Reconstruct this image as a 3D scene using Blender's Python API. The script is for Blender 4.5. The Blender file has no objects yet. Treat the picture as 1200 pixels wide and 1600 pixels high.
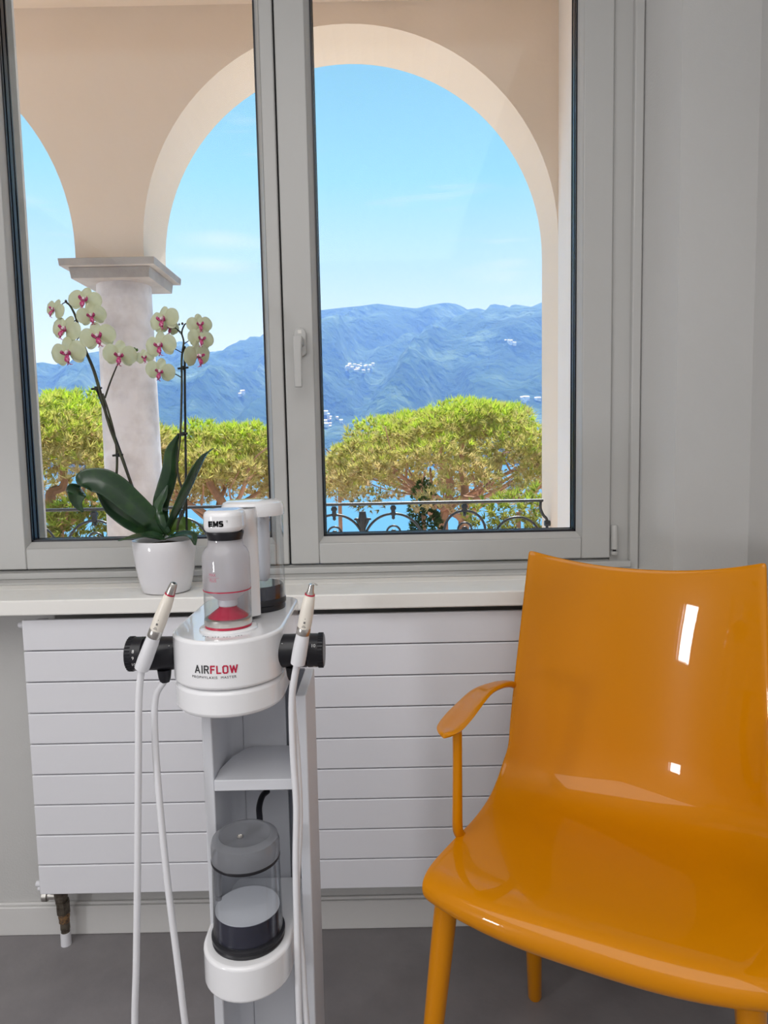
import bpy, bmesh, math, random
from mathutils import Vector, Matrix, noise
import numpy as np
random.seed(7)
SC = bpy.context.scene
COL = SC.collection

# ------------------------------------------------------------------ camera
FPX, PITCH, ROLL, CAMH = 1110.0, math.radians(5.2), math.radians(1.15), 1.10
_F = Vector((0, math.cos(PITCH), -math.sin(PITCH)))
_U0 = Vector((0, math.sin(PITCH), math.cos(PITCH)))
_R0 = Vector((1, 0, 0))
_U = _U0*math.cos(ROLL) + _R0*math.sin(ROLL)
_R = _R0*math.cos(ROLL) - _U0*math.sin(ROLL)
_C = Vector((0, 0, CAMH))
cam_d = bpy.data.cameras.new('camera'); cam = bpy.data.objects.new('camera', cam_d); COL.objects.link(cam)
cam_d.sensor_fit = 'HORIZONTAL'; cam_d.sensor_width = 36; cam_d.lens = FPX/1200*36
cam_d.clip_start = 0.02; cam_d.clip_end = 60000
cam.matrix_world = Matrix(((_R.x, _U.x, -_F.x, _C.x), (_R.y, _U.y, -_F.y, _C.y), (_R.z, _U.z, -_F.z, _C.z), (0, 0, 0, 1)))
SC.camera = cam

def at(u, v, Y):
    """real position of a point of the photo that lies at depth Y"""
    d = _F*FPX + _R*(u-600) - _U*(v-800)
    return _C + d*(Y/d.y)

# ------------------------------------------------------------------ view, sky, sun
SC.view_settings.view_transform = 'Standard'; SC.view_settings.look = 'None'
SC.view_settings.gamma = 1; SC.view_settings.use_curve_mapping = False
SC.view_settings.exposure = 0.35

SKY_STRENGTH = 1.0
SUN_POWER, SUN_ELEV, SUN_AZ = 7.5, math.radians(61), math.radians(10)   # azimuth from +Y towards +X
WINDOW_FILL_POWER, CEIL_FILL_POWER = 24.0, 52.0  # strengths of the two added fill lights

W = bpy.data.worlds.new('world'); SC.world = W; W.use_nodes = True
nt = W.node_tree; nt.nodes.clear()
def N(nt, t, **k):
    n = nt.nodes.new(t)
    for a, b in k.items(): setattr(n, a, b)
    return n
out = N(nt, 'ShaderNodeOutputWorld'); bg = N(nt, 'ShaderNodeBackground'); bg.inputs[1].default_value = SKY_STRENGTH
tc = N(nt, 'ShaderNodeTexCoord'); sx = N(nt, 'ShaderNodeSeparateXYZ')
cr = N(nt, 'ShaderNodeValToRGB')
nt.links.new(tc.outputs['Generated'], sx.inputs[0]); nt.links.new(sx.outputs['Z'], cr.inputs[0])
stops = [(0.0, (.72, .72, .74)), (.12, (.68, .70, .72)), (.22, (.46, .61, .66)), (.34, (.25, .54, .62)), (.52, (.15, .38, .56)), (1.0, (.10, .32, .70))]
e = cr.color_ramp.elements
e[0].position = stops[0][0]; e[0].color = stops[0][1]+(1,)
e[1].position = stops[-1][0]; e[1].color = stops[-1][1]+(1,)
for p_, c_ in stops[1:-1]:
    q = e.new(p_); q.color = c_+(1,)
# thin streaks of cloud, by direction
mp = N(nt, 'ShaderNodeMapping'); mp.inputs['Scale'].default_value = (3.0, 3.0, 26.0); mp.inputs['Location'].default_value = (0.55, 0, .4)
nz = N(nt, 'ShaderNodeTexNoise'); nz.inputs['Scale'].default_value = 1.6; nz.inputs['Detail'].default_value = 3
cr2 = N(nt, 'ShaderNodeValToRGB'); cr2.color_ramp.elements[0].position = .60; cr2.color_ramp.elements[0].color = (0, 0, 0, 1)
cr2.color_ramp.elements[1].position = .78; cr2.color_ramp.elements[1].color = (.55, .55, .55, 1)
mx = N(nt, 'ShaderNodeMixRGB'); mx.inputs[2].default_value = (.66, .70, .76, 1)
nt.links.new(tc.outputs['Generated'], mp.inputs[0]); nt.links.new(mp.outputs[0], nz.inputs['Vector'])
nt.links.new(nz.outputs[0], cr2.inputs[0]); nt.links.new(cr2.outputs[0], mx.inputs[0]); nt.links.new(cr.outputs[0], mx.inputs[1])
# two soft wisps low in the sky left of the mullion
last = mx
for cdir, amt, tilt in (((-0.1973, 0.9429, 0.2683), .60, .0), ((-0.2113, 0.9479, 0.2385), .75, .0)):
    nzv = N(nt, 'ShaderNodeTexNoise'); nzv.inputs['Scale'].default_value = 14; nzv.inputs['Detail'].default_value = 3
    ad = N(nt, 'ShaderNodeVectorMath', operation='MULTIPLY_ADD'); ad.inputs[1].default_value = (.03, .0, .016)
    nt.links.new(tc.outputs['Generated'], nzv.inputs['Vector']); nt.links.new(nzv.outputs['Color'], ad.inputs[0]); nt.links.new(tc.outputs['Generated'], ad.inputs[2])
    sb = N(nt, 'ShaderNodeVectorMath', operation='SUBTRACT'); sb.inputs[1].default_value = (cdir[0]+.015, cdir[1], cdir[2]+.008)
    sc_ = N(nt, 'ShaderNodeVectorMath', operation='MULTIPLY'); sc_.inputs[1].default_value = (19, 4, 100)
    ln = N(nt, 'ShaderNodeVectorMath', operation='LENGTH'); rg_ = N(nt, 'ShaderNodeMapRange'); rg_.inputs[1].default_value = 1.25; rg_.inputs[2].default_value = .2; rg_.inputs[3].default_value = 0; rg_.inputs[4].default_value = amt
    nt.links.new(ad.outputs[0], sb.inputs[0]); nt.links.new(sb.outputs[0], sc_.inputs[0]); nt.links.new(sc_.outputs[0], ln.inputs[0]); nt.links.new(ln.outputs['Value'], rg_.inputs[0])
    m2 = N(nt, 'ShaderNodeMixRGB'); m2.inputs[2].default_value = (.60, .68, .72, 1); nt.links.new(rg_.outputs[0], m2.inputs[0]); nt.links.new(last.outputs[0], m2.inputs[1]); last = m2
nt.links.new(last.outputs[0], bg.inputs[0]); nt.links.new(bg.outputs[0], out.inputs[0])

sd = bpy.data.lights.new('sun', 'SUN'); sd.energy = SUN_POWER; sd.angle = math.radians(.55); sd.color = (1, .96, .92)
sun = bpy.data.objects.new('sun', sd); COL.objects.link(sun)
sdir = Vector((math.sin(SUN_AZ)*math.cos(SUN_ELEV), math.cos(SUN_AZ)*math.cos(SUN_ELEV), math.sin(SUN_ELEV)))
sun.rotation_euler = sdir.to_track_quat('Z', 'Y').to_euler(); sun.location = (0, 0, 20)

# ------------------------------------------------------------------ helpers
def tag(o, label, cat=None, group=None, kind=None):
    o['label'] = label
    if cat: o['category'] = cat
    if group: o['group'] = group
    if kind: o['kind'] = kind
    return o

def thing(name, label, cat, loc=(0, 0, 0), group=None, kind=None, rotz=0):
    o = bpy.data.objects.new(name, None); COL.objects.link(o)
    o.location = loc; o.rotation_euler.z = rotz; o.empty_display_size = .05
    o['wloc'] = tuple(loc)
    return tag(o, label, cat, group, kind)

class MB:
    def __init__(s): s.v = []; s.f = []; s.c = None
    def add(s, vs, fs):
        k = len(s.v); s.v += [tuple(p) for p in vs]; s.f += [tuple(i+k for i in f) for f in fs]; return s
    def box(s, x0, x1, y0, y1, z0, z1):
        return s.add([(x0,y0,z0),(x1,y0,z0),(x1,y1,z0),(x0,y1,z0),(x0,y0,z1),(x1,y0,z1),(x1,y1,z1),(x0,y1,z1)],
                     [(0,3,2,1),(4,5,6,7),(0,1,5,4),(1,2,6,5),(2,3,7,6),(3,0,4,7)])
    def prism(s, pts, z0, z1):                       # outline (x, y) counter-clockwise
        n = len(pts)
        return s.add([(x,y,z0) for x,y in pts]+[(x,y,z1) for x,y in pts],
                     [tuple(range(n-1,-1,-1)), tuple(range(n,2*n))]+[(i,(i+1)%n,n+(i+1)%n,n+i) for i in range(n)])
    def lathe(s, prof, c=(0,0,0), n=40, axis='Z'):   # prof: (r, h) closed at ends when r==0
        vs = []; fs = []; idx = []
        for r, h in prof:
            if r <= 1e-6:
                idx.append([len(vs)]); vs.append((0,0,h))
            else:
                idx.append(list(range(len(vs), len(vs)+n)))
                vs += [(r*math.cos(2*math.pi*i/n), r*math.sin(2*math.pi*i/n), h) for i in range(n)]
        for a, b in zip(idx, idx[1:]):
            for i in range(n):
                j = (i+1) % n
                if len(a) == 1 and len(b) == 1: continue
                if len(a) == 1: fs.append((a[0], b[j], b[i]))
                elif len(b) == 1: fs.append((a[i], a[j], b[0]))
                else: fs.append((a[i], a[j], b[j], b[i]))
        if axis == 'X': vs = [(z, y, -x) for x, y, z in vs]
        if axis == 'Y': vs = [(x, z, -y) for x, y, z in vs]
        return s.add([(x+c[0], y+c[1], z+c[2]) for x, y, z in vs], fs)
    def tube(s, pts, rad, n=10, cap=True, flat=1.0, up=None):
        pts = [Vector(p) for p in pts]; m = len(pts)
        if not hasattr(rad, '__len__'): rad = [rad]*m
        T = [(pts[min(i+1,m-1)]-pts[max(i-1,0)]).normalized() for i in range(m)]
        ref = Vector(up) if up else (Vector((0,0,1)) if abs(T[0].z) < .8 else Vector((1,0,0)))
        a = (ref-T[0]*ref.dot(T[0])).normalized(); vs = []
        for i in range(m):
            a = (a-T[i]*a.dot(T[i])).normalized(); b = T[i].cross(a)
            for k in range(n):
                t = 2*math.pi*k/n
                vs.append(pts[i]+(a*math.cos(t)*flat+b*math.sin(t))*rad[i])
        fs = [(i*n+k, i*n+(k+1)%n, (i+1)*n+(k+1)%n, (i+1)*n+k) for i in range(m-1) for k in range(n)]
        if cap: fs += [tuple(range(n-1,-1,-1)), tuple(range((m-1)*n, m*n))]
        return s.add(vs, fs)
    def grid(s, rows):
        m = len(rows); n = len(rows[0])
        return s.add([p for r in rows for p in r], [(i*n+k, i*n+k+1, (i+1)*n+k+1, (i+1)*n+k) for i in range(m-1) for k in range(n-1)])
    def build(s, name, mat, parent=None, local=False, bevel=0, seg=2, smooth=True, angle=40, solid=0, sub=0, off=0):
        me = bpy.data.meshes.new(name)
        if parent is not None:
            r = parent
            while r.parent: r = r.parent
            o0 = Vector((0,0,0)) if local else Vector(r['wloc'])
        elif s.v and not local:
            a = np.array(s.v); o0 = Vector(((a[:,0].min()+a[:,0].max())/2, (a[:,1].min()+a[:,1].max())/2, a[:,2].min()))
        else: o0 = Vector((0,0,0))
        me.from_pydata([(p[0]-o0.x, p[1]-o0.y, p[2]-o0.z) for p in s.v], [], s.f)
        bm = bmesh.new(); bm.from_mesh(me); bmesh.ops.recalc_face_normals(bm, faces=bm.faces); bm.to_mesh(me); bm.free()
        me.materials.append(mat)
        if smooth:
            me.polygons.foreach_set('use_smooth', [True]*len(me.polygons))
            me.set_sharp_from_angle(angle=math.radians(angle))
        o = bpy.data.objects.new(name, me); COL.objects.link(o)
        if parent is not None: o.parent = parent
        else: o.location = o0; o['wloc'] = tuple(o0)
        if solid: m = o.modifiers.new('solid', 'SOLIDIFY'); m.thickness = solid; m.offset = off
        if sub: m = o.modifiers.new('sub', 'SUBSURF'); m.levels = sub; m.render_levels = sub
        if bevel: m = o.modifiers.new('bevel', 'BEVEL'); m.width = bevel; m.segments = seg; m.limit_method = 'ANGLE'; m.angle_limit = math.radians(35); m.harden_normals = False
        return o

def smooth_path(pts, k=8):
    P = [Vector(p) for p in pts]; P = [P[0]*2-P[1]]+P+[P[-1]*2-P[-2]]; o = []
    for i in range(1, len(P)-2):
        a, b, c, d = P[i-1:i+3]
        for j in range(k):
            t = j/k; o.append(.5*((2*b)+(c-a)*t+(2*a-5*b+4*c-d)*t*t+(3*b-a-3*c+d)*t**3))
    o.append(P[-2]); return o
def lerp_list(xs, n):
    return [float(v) for v in np.interp(np.linspace(0, 1, n), np.linspace(0, 1, len(xs)), xs)]

def mat(name, col, rough=.5, metal=0, spec=.5, coat=0, trans=0, ior=1.45, var=None, bump=None, sub=0, coat_rough=.03):
    """var: (scale, colour2, contrast) mottling; bump: (scale, strength)"""
    m = bpy.data.materials.new(name); m.use_nodes = True; nt = m.node_tree; b = nt.nodes['Principled BSDF']
    b.inputs['Base Color'].default_value = tuple(col)+(1,); b.inputs['Roughness'].default_value = rough
    b.inputs['Metallic'].default_value = metal; b.inputs['Specular IOR Level'].default_value = spec
    b.inputs['Coat Weight'].default_value = coat; b.inputs['Coat Roughness'].default_value = coat_rough
    b.inputs['Transmission Weight'].default_value = trans; b.inputs['IOR'].default_value = ior
    if sub: b.inputs['Subsurface Weight'].default_value = sub; b.inputs['Subsurface Scale'].default_value = .01
    tc = N(nt, 'ShaderNodeTexCoord')
    if var:
        sc, c2, lo, hi = var
        n = N(nt, 'ShaderNodeTexNoise'); n.inputs['Scale'].default_value = sc; n.inputs['Detail'].default_value = 6; n.inputs['Roughness'].default_value = .6
        r = N(nt, 'ShaderNodeMapRange'); r.inputs[1].default_value = lo; r.inputs[2].default_value = hi
        x = N(nt, 'ShaderNodeMixRGB'); x.inputs[1].default_value = tuple(col)+(1,); x.inputs[2].default_value = tuple(c2)+(1,)
        nt.links.new(tc.outputs['Object'], n.inputs['Vector']); nt.links.new(n.outputs[0], r.inputs[0]); nt.links.new(r.outputs[0], x.inputs[0]); nt.links.new(x.outputs[0], b.inputs['Base Color'])
    if bump:
        n = N(nt, 'ShaderNodeTexNoise'); n.inputs['Scale'].default_value = bump[0]; n.inputs['Detail'].default_value = 4
        bp = N(nt, 'ShaderNodeBump'); bp.inputs['Strength'].default_value = bump[1]; bp.inputs['Distance'].default_value = .01
        nt.links.new(tc.outputs['Object'], n.inputs['Vector']); nt.links.new(n.outputs[0], bp.inputs['Height']); nt.links.new(bp.outputs[0], b.inputs['Normal'])
    return m

def glass_mat(name, tint=(1,1,1), gloss=.5, rough=0.0, haze=None, fres=1.45):
    """thin pane: see-through with a Fresnel sheen; haze = (colour, amount) for frosted plastics"""
    m = bpy.data.materials.new(name); m.use_nodes = True; nt = m.node_tree; nt.nodes.clear()
    o = N(nt, 'ShaderNodeOutputMaterial'); t = N(nt, 'ShaderNodeBsdfTransparent'); t.inputs[0].default_value = tuple(tint)+(1,)
    g = N(nt, 'ShaderNodeBsdfGlossy'); g.inputs['Roughness'].default_value = rough
    lw = N(nt, 'ShaderNodeLayerWeight'); lw.inputs[0].default_value = .5
    pw = N(nt, 'ShaderNodeMath', operation='POWER'); pw.inputs[1].default_value = 4.0; nt.links.new(lw.outputs['Facing'], pw.inputs[0])
    fr = N(nt, 'ShaderNodeMath', operation='MULTIPLY_ADD'); fr.inputs[1].default_value = .8; fr.inputs[2].default_value = .04; nt.links.new(pw.outputs[0], fr.inputs[0])
    mu = N(nt, 'ShaderNodeMath', operation='MULTIPLY'); mu.inputs[1].default_value = gloss
    mix = N(nt, 'ShaderNodeMixShader'); nt.links.new(fr.outputs[0], mu.inputs[0]); nt.links.new(mu.outputs[0], mix.inputs[0])
    src = t.outputs[0]
    if haze:
        d = N(nt, 'ShaderNodeBsdfDiffuse'); d.inputs[0].default_value = tuple(haze[0])+(1,)
        tl = N(nt, 'ShaderNodeBsdfTranslucent'); tl.inputs[0].default_value = tuple(haze[0])+(1,)
        a = N(nt, 'ShaderNodeMixShader'); a.inputs[0].default_value = .5; nt.links.new(d.outputs[0], a.inputs[1]); nt.links.new(tl.outputs[0], a.inputs[2])
        h = N(nt, 'ShaderNodeMixShader'); h.inputs[0].default_value = haze[1]
        nt.links.new(t.outputs[0], h.inputs[1]); nt.links.new(a.outputs[0], h.inputs[2]); src = h.outputs[0]
    nt.links.new(src, mix.inputs[1]); nt.links.new(g.outputs[0], mix.inputs[2]); nt.links.new(mix.outputs[0], o.inputs[0])
    return m

M = dict(
    wall=mat('wall_paint', (.56, .555, .545), .6, var=(3, (.53, .525, .515), .3, .8), bump=(220, .08)),
    ceil=mat('ceiling_paint', (.80, .79, .77), .8),
    floor=mat('floor_vinyl', (.21, .197, .205), .45, spec=.35, var=(9, (.25, .235, .24), .35, .75), bump=(60, .06)),
    frame=mat('window_lacquer', (.50, .497, .485), .34, bump=(30, .02)),
    sill=mat('sill_lacquer', (.88, .865, .83), .32, var=(14, (.80, .78, .73), .55, .85)),
    rad=mat('radiator_enamel', (.76, .76, .80), .35, spec=.45),
    base=mat('baseboard_paint', (.66, .65, .64), .5),
    gasket=mat('gasket_rubber', (.012, .012, .018), .35),
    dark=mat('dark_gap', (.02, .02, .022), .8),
    glass=glass_mat('window_glass', (.985, .995, .99), gloss=.12),
    plaster=mat('loggia_plaster', (.86, .73, .61), .85, var=(2.2, (.82, .69, .56), .35, .75), bump=(25, .15)),
    plasterw=mat('pale_plaster', (.86, .82, .79), .85, var=(3, (.82, .77, .73), .3, .8), bump=(25, .15)),
    stone=mat('grey_stone', (.46, .43, .41), .7, var=(7, (.33, .30, .29), .38, .72), bump=(45, .35)),
    stone2=mat('column_stone', (.80, .77, .79), .6, var=(6, (.52, .48, .48), .40, .70), bump=(30, .3)),
    paving=mat('loggia_paving', (.74, .60, .52), .7, var=(8, (.66, .53, .46), .4, .7)),
    iron=mat('wrought_iron', (.045, .05, .058), .42, metal=.4, bump=(120, .1)),
    chair=mat('amber_plastic', (.60, .215, .0), .3, spec=.1, coat=.5, coat_rough=.015),
    white=mat('glossy_white_plastic', (.83, .83, .85), .12, coat=.5),
    whitem=mat('satin_white_plastic', (.76, .76, .80), .38),
    whitesteel=mat('white_powder_coat', (.66, .67, .71), .45),
    black=mat('black_plastic', (.012, .012, .016), .33),
    blackink=mat('black_ink', (.012, .012, .014), .5),
    redink=mat('red_ink', (.50, .008, .05), .5),
    whiteink=mat('white_ink', (.8, .8, .8), .5),
    red=mat('red_plastic', (.50, .02, .06), .3),
    hose=mat('white_hose', (.74, .74, .77), .4, spec=.4),
    handp=mat('ivory_handpiece', (.80, .75, .67), .3),
    steel=mat('brushed_steel', (.62, .60, .57), .28, metal=1),
    clear=glass_mat('clear_plastic', (.95, .96, .97), gloss=.9),
    frost=glass_mat('frosted_plastic', (.9, .9, .92), gloss=.8, haze=((.78, .77, .80), .66)),
    smoke=glass_mat('smoked_plastic', (.62, .63, .66), gloss=.9, haze=((.46, .47, .50), .55)),
    darkw=mat('dark_liquid_base', (.012, .014, .035), .12, coat=.6),
    pot=mat('glazed_white_pot', (.80, .79, .82), .16, coat=.4),
    bark=mat('orchid_bark', (.05, .03, .02), .9, bump=(80, .8)),
    leaf=mat('orchid_leaf', (.018, .050, .022), .24, spec=.8, var=(30, (.03, .085, .02), .45, .75)),
    leafp=mat('young_orchid_leaf', (.10, .20, .02), .35, var=(30, (.05, .13, .02), .4, .7)),
    stem=mat('orchid_stem', (.035, .03, .022), .5, var=(60, (.06, .07, .03), .4, .7)),
    stake=mat('black_stake', (.01, .012, .01), .5),
    lip=mat('orchid_lip', (.42, .015, .13), .4, var=(260, (.72, .25, .40), .45, .6)),
    lipw=mat('orchid_column', (.80, .70, .72), .4),
    brass=mat('aged_brass', (.20, .17, .135), .42, metal=.7, var=(90, (.09, .075, .06), .4, .65)),
    corrode=mat('copper_thread', (.38, .22, .10), .5, metal=.6, var=(200, (.12, .09, .07), .4, .6)),
    fillm=mat('fill_panel_body', (.8, .8, .8), .4),
)
# translucent petals
def petal_mat():
    m = bpy.data.materials.new('orchid_petal'); m.use_nodes = True; nt = m.node_tree; nt.nodes.clear()
    o = N(nt, 'ShaderNodeOutputMaterial'); p = N(nt, 'ShaderNodeBsdfPrincipled'); p.inputs['Roughness'].default_value = .55
    t = N(nt, 'ShaderNodeBsdfTranslucent'); x = N(nt, 'ShaderNodeMixShader'); x.inputs[0].default_value = .42
    tc = N(nt, 'ShaderNodeTexCoord'); n = N(nt, 'ShaderNodeTexNoise'); n.inputs['Scale'].default_value = 60
    c = N(nt, 'ShaderNodeMixRGB'); c.inputs[1].default_value = (.70, .71, .52, 1); c.inputs[2].default_value = (.60, .63, .38, 1)
    nt.links.new(tc.outputs['Object'], n.inputs['Vector']); nt.links.new(n.outputs[0], c.inputs[0])
    nt.links.new(c.outputs[0], p.inputs['Base Color']); nt.links.new(c.outputs[0], t.inputs[0])
    nt.links.new(p.outputs[0], x.inputs[1]); nt.links.new(t.outputs[0], x.inputs[2]); nt.links.new(x.outputs[0], o.inputs[0]); return m
M['petal'] = petal_mat()

def text_part(txt, size, mt, parent, fn, name='lettering', bold=0, local=False, spacing=1.0, label=None, squeeze=1.0):
    """lettering as a mesh; fn maps flat (x, y) to the surface it is printed on"""
    cu = bpy.data.curves.new(name, 'FONT'); cu.body = txt; cu.size = size; cu.offset = bold; cu.space_character = spacing
    cu.align_x = 'CENTER'; cu.align_y = 'CENTER'; cu.resolution_u = 4
    tmp = bpy.data.objects.new('tmp', cu); COL.objects.link(tmp)
    dg = bpy.context.evaluated_depsgraph_get(); dg.update()
    me0 = bpy.data.meshes.new_from_object(tmp.evaluated_get(dg))
    vs = [v.co.copy() for v in me0.vertices]; fs = [tuple(p.vertices) for p in me0.polygons]
    bpy.data.objects.remove(tmp); bpy.data.curves.remove(cu); bpy.data.meshes.remove(me0)
    b = MB(); b.add([fn(v.x*squeeze, v.y) for v in vs], fs)
    o = b.build(name, mt, parent, local=local, smooth=False)
    if label: o['label'] = label
    return o

# ================================================================== THE ROOM
WY = 1.55          # inner face of the window wall
OX0, OX1 = -1.05, .62     # window opening
OZ0, OZ1 = .77, 2.46
RX0, RX1, RY0, RZ = -2.3, .80, -3.0, 2.72
def struct(o, label, cat): return tag(o, label, cat, kind='structure')

b = MB().box(RX0-.2, RX1+.2, RY0-.2, WY+.02, -.12, 0)
struct(b.build('floor', M['floor'], smooth=False), 'dark grey speckled vinyl floor of the room', 'floor')
b = MB().box(RX0-.2, RX1+.2, RY0-.2, 2.05, RZ, RZ+.2)
struct(b.build('ceiling', M['ceil'], smooth=False), 'white ceiling of the room, above the picture', 'ceiling')
# window wall with its splayed opening
b = MB()
b.box(RX0-.2, OX0, WY, 2.05, -.12, RZ)
b.prism([(.636, WY), (RX1+.2, WY), (RX1+.2, 2.05), (.62, 2.05), (.584, 1.70)], -.12, RZ)
b.box(OX0, .70, WY, 2.05, -.12, OZ0)
b.box(OX0, .70, WY, 2.05, OZ1, RZ)
struct(b.build('wall_back', M['wall'], smooth=False), 'off-white wall holding the big window above the radiator', 'wall')
b = MB().box(RX1, RX1+.2, RY0-.2, WY, 0, RZ)
struct(b.build('wall_right', M['wall'], smooth=False), 'white side wall at the right edge behind the chair', 'wall')
b = MB().box(RX0-.2, RX0, RY0-.2, -1.15, 0, RZ); b.box(RX0-.2, RX0, -.60, WY, 0, RZ); b.box(RX0-.2, RX0, -1.15, -.60, 1.0, RZ); b.box(RX0-.2, RX0, -1.15, -.60, 0, .50)
struct(b.build('wall_left', M['wall'], smooth=False), 'white side wall left of the picture', 'wall')
b = MB().box(RX0, RX1, RY0-.2, RY0, 0, RZ)
struct(b.build('wall_front', M['wall'], smooth=False), 'white wall behind the viewer', 'wall')
b = MB().box(RX0, .80, WY-.012, WY, 0, .068); b.box(RX0, .80, WY-.007, WY, .068, .075)
struct(b.build('baseboard_back', M['base'], bevel=.002), 'white baseboard under the radiator on the window wall', 'baseboard')

# ------------------------------------------------------------------ window
win = thing('window_1', 'large two-sash white window looking onto the loggia and lake', 'window', (0, 1.66, .80), kind='structure')
SY = 1.66      # room-side face of the sashes
# fixed frame
FZ0, FZ1 = .80, 2.45
b = MB()
b.box(.532, .590, 1.668, 1.74, FZ0, FZ1)        # right
b.box(-1.03, -.93, 1.668, 1.74, FZ0, FZ1)       # left
b.box(-.93, .532, 1.668, 1.74, FZ0, .826)       # bottom
b.box(-.93, .532, 1.668, 1.74, 2.40, FZ1)
b.box(.575, .596, 1.652, 1.67, FZ0, FZ1)      # cover strip
o = b.build('window_frame', M['frame'], win, bevel=.003)
b = MB().box(-1.03, .575, 1.600, 1.668, .8025, .809)
b.box(-1.03, .575, 1.640, 1.668, .809, .824)
b.build('frame_ledge', M['frame'], win, bevel=.002)
def sash(x0, x1, z0, z1, gx0, gx1, gz0, gz1, bx0, bx1, bz0, bz1, name, lab):
    # stiles and rails: outer rect to bead outer rect, then the sloped bead to the glass
    b = MB()
    yb = 1.716
    b.box(x0, bx0, SY, yb, z0, z1); b.box(bx1, x1, SY, yb, z0, z1)
    b.box(bx0, bx1, SY, yb, z0, bz0); b.box(bx0, bx1, SY, yb, bz1, z1)
    s = b.build('sash', M['frame'], win, bevel=.003); s['label'] = lab
    b = MB()
    O = [(bx0, bz0), (bx1, bz0), (bx1, bz1), (bx0, bz1)]; G = [(gx0, gz0), (gx1, gz0), (gx1, gz1), (gx0, gz1)]
    ya, yg = SY+.0015, 1.684
    vs = [(x, ya, z) for x, z in O]+[(x, yg, z) for x, z in G]+[(x, yg, z) for x, z in O]
    fs = [(i, (i+1) % 4, 4+(i+1) % 4, 4+i) for i in range(4)]+[(4+i, 4+(i+1) % 4, 8+(i+1) % 4, 8+i) for i in range(4)]+[(i, 8+i, 8+(i+1) % 4, (i+1) % 4) for i in range(4)]
    b.add(vs, fs); b.build('glazing_bead', M['frame'], s, smooth=False)
    # black gasket and spacer ring of the double pane
    b = MB(); t = .0028
    for (a0, a1, y0, y1) in ((0, t, yg-.0025, yg+.002), (-.004, .0035, yg+.007, 1.704), (-.004, .0045, 1.709, 1.713)):
        b.box(gx0-.006, gx0+a1, y0, y1, gz0-.006, gz1+.006); b.box(gx1-a1, gx1+.006, y0, y1, gz0-.006, gz1+.006)
        b.box(gx0, gx1, y0, y1, gz0-.006, gz0+a1); b.box(gx0, gx1, y0, y1, gz1-a1, gz1+.006)
    b.build('gasket', M['gasket'], s, smooth=False)
    b = MB().box(gx0-.004, gx1+.004, yg+.003, yg+.0065, gz0-.004, gz1+.004)
    g = b.build('pane', M['glass'], s, smooth=False); g['label'] = 'clear glass pane'
    b = MB().box(gx0-.004, gx1+.004, 1.7045, 1.7085, gz0-.004, gz1+.004)
    b.build('pane', M['glass'], s, smooth=False)['label'] = 'clear outer glass pane'
    return s
s1 = sash(-.945, -.2255, .829, 2.395, -.841, -.269, .8935, 2.33, -.846, -.256, .8785, 2.345, 'l', 'left sash, its lower part behind the orchid')
s2 = sash(-.2215, .532, .829, 2.395, -.1436, .4546, .8935, 2.33, -.154, .464, .8785, 2.345, 'r', 'right sash carrying the handle')
# weather lip of the left sash, dark slit between the sashes
MB().box(-.236, -.205, 1.672, 1.73, .83, 2.395).build('sash_gap', M['dark'], win, smooth=False)
# handle
hx = -.184
rose = MB()
pts = []
for i in range(24):
    a = 2*math.pi*i/24; r = .0145
    pts.append((hx+.0+r*math.cos(a), (1.343 + (.0185 if math.sin(a) >= 0 else -.0185)) + r*math.sin(a)))
n = len(pts)
rose.add([(x, SY-.010, z) for x, z in pts]+[(x, SY, z) for x, z in pts], [tuple(range(n)), tuple(range(2*n-1, n-1, -1))]+[(i, (i+1) % n, n+(i+1) % n, n+i) for i in range(n)])
hd = rose.build('handle_plate', M['frame'], win, bevel=.002)
b = MB()
P = [(hx-.001, SY-.010, 1.349), (hx-.001, SY-.030, 1.349), (hx-.001, SY-.042, 1.344), (hx-.002, SY-.044, 1.325), (hx-.004, SY-.044, 1.29), (hx-.005, SY-.044, 1.245)]
secs = [(.0095, .008), (.0095, .008), (.0105, .009), (.0105, .007), (.009, .0055), (.0085, .005)]
rows = []
b.box(hx-.011, hx+.009, SY-.045, SY-.009, 1.333, 1.352)
rows = [[(hx-.0115, SY-.049, 1.352), (hx+.009, SY-.049, 1.352), (hx+.009, SY-.036, 1.352), (hx-.0115, SY-.036, 1.352)],
        [(hx-.0115, SY-.050, 1.325), (hx+.007, SY-.050, 1.325), (hx+.007, SY-.037, 1.325), (hx-.0115, SY-.037, 1.325)],
        [(hx-.0105, SY-.050, 1.238), (hx+.006, SY-.050, 1.238), (hx+.006, SY-.039, 1.238), (hx-.0105, SY-.039, 1.238)]]
vs = [p for r in rows for p in r]
fs = [(0, 1, 2, 3), (11, 10, 9, 8)]+[(i*4+k, (i+1)*4+k, (i+1)*4+(k+1) % 4, i*4+(k+1) % 4) for i in range(2) for k in range(4)]
b.add(vs, fs)
b.build('handle_lever', M['frame'], win, bevel=.0025, seg=3)['label'] = 'white lever handle pointing down'
MB().box(hx-.004, hx+.004, SY-.0108, SY-.009, 1.362, 1.370).build('handle_emblem', M['steel'], win)
# hinge
b = MB().lathe([(0, .838), (.007, .838), (.0075, .840), (.0075, .846), (0, .846)], (.540, SY-.005, 0), 20)
b.lathe([(0, .851), (.0075, .851), (.0075, .905), (.006, .908), (0, .908)], (.540, SY-.005, 0), 20)
hg = b.build('hinge', M['frame'], win)
MB().lathe([(0, .845), (.004, .845), (.004, .852), (0, .852)], (.540, SY-.005, 0), 12).build('hinge_pin', M['black'], hg)
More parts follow.
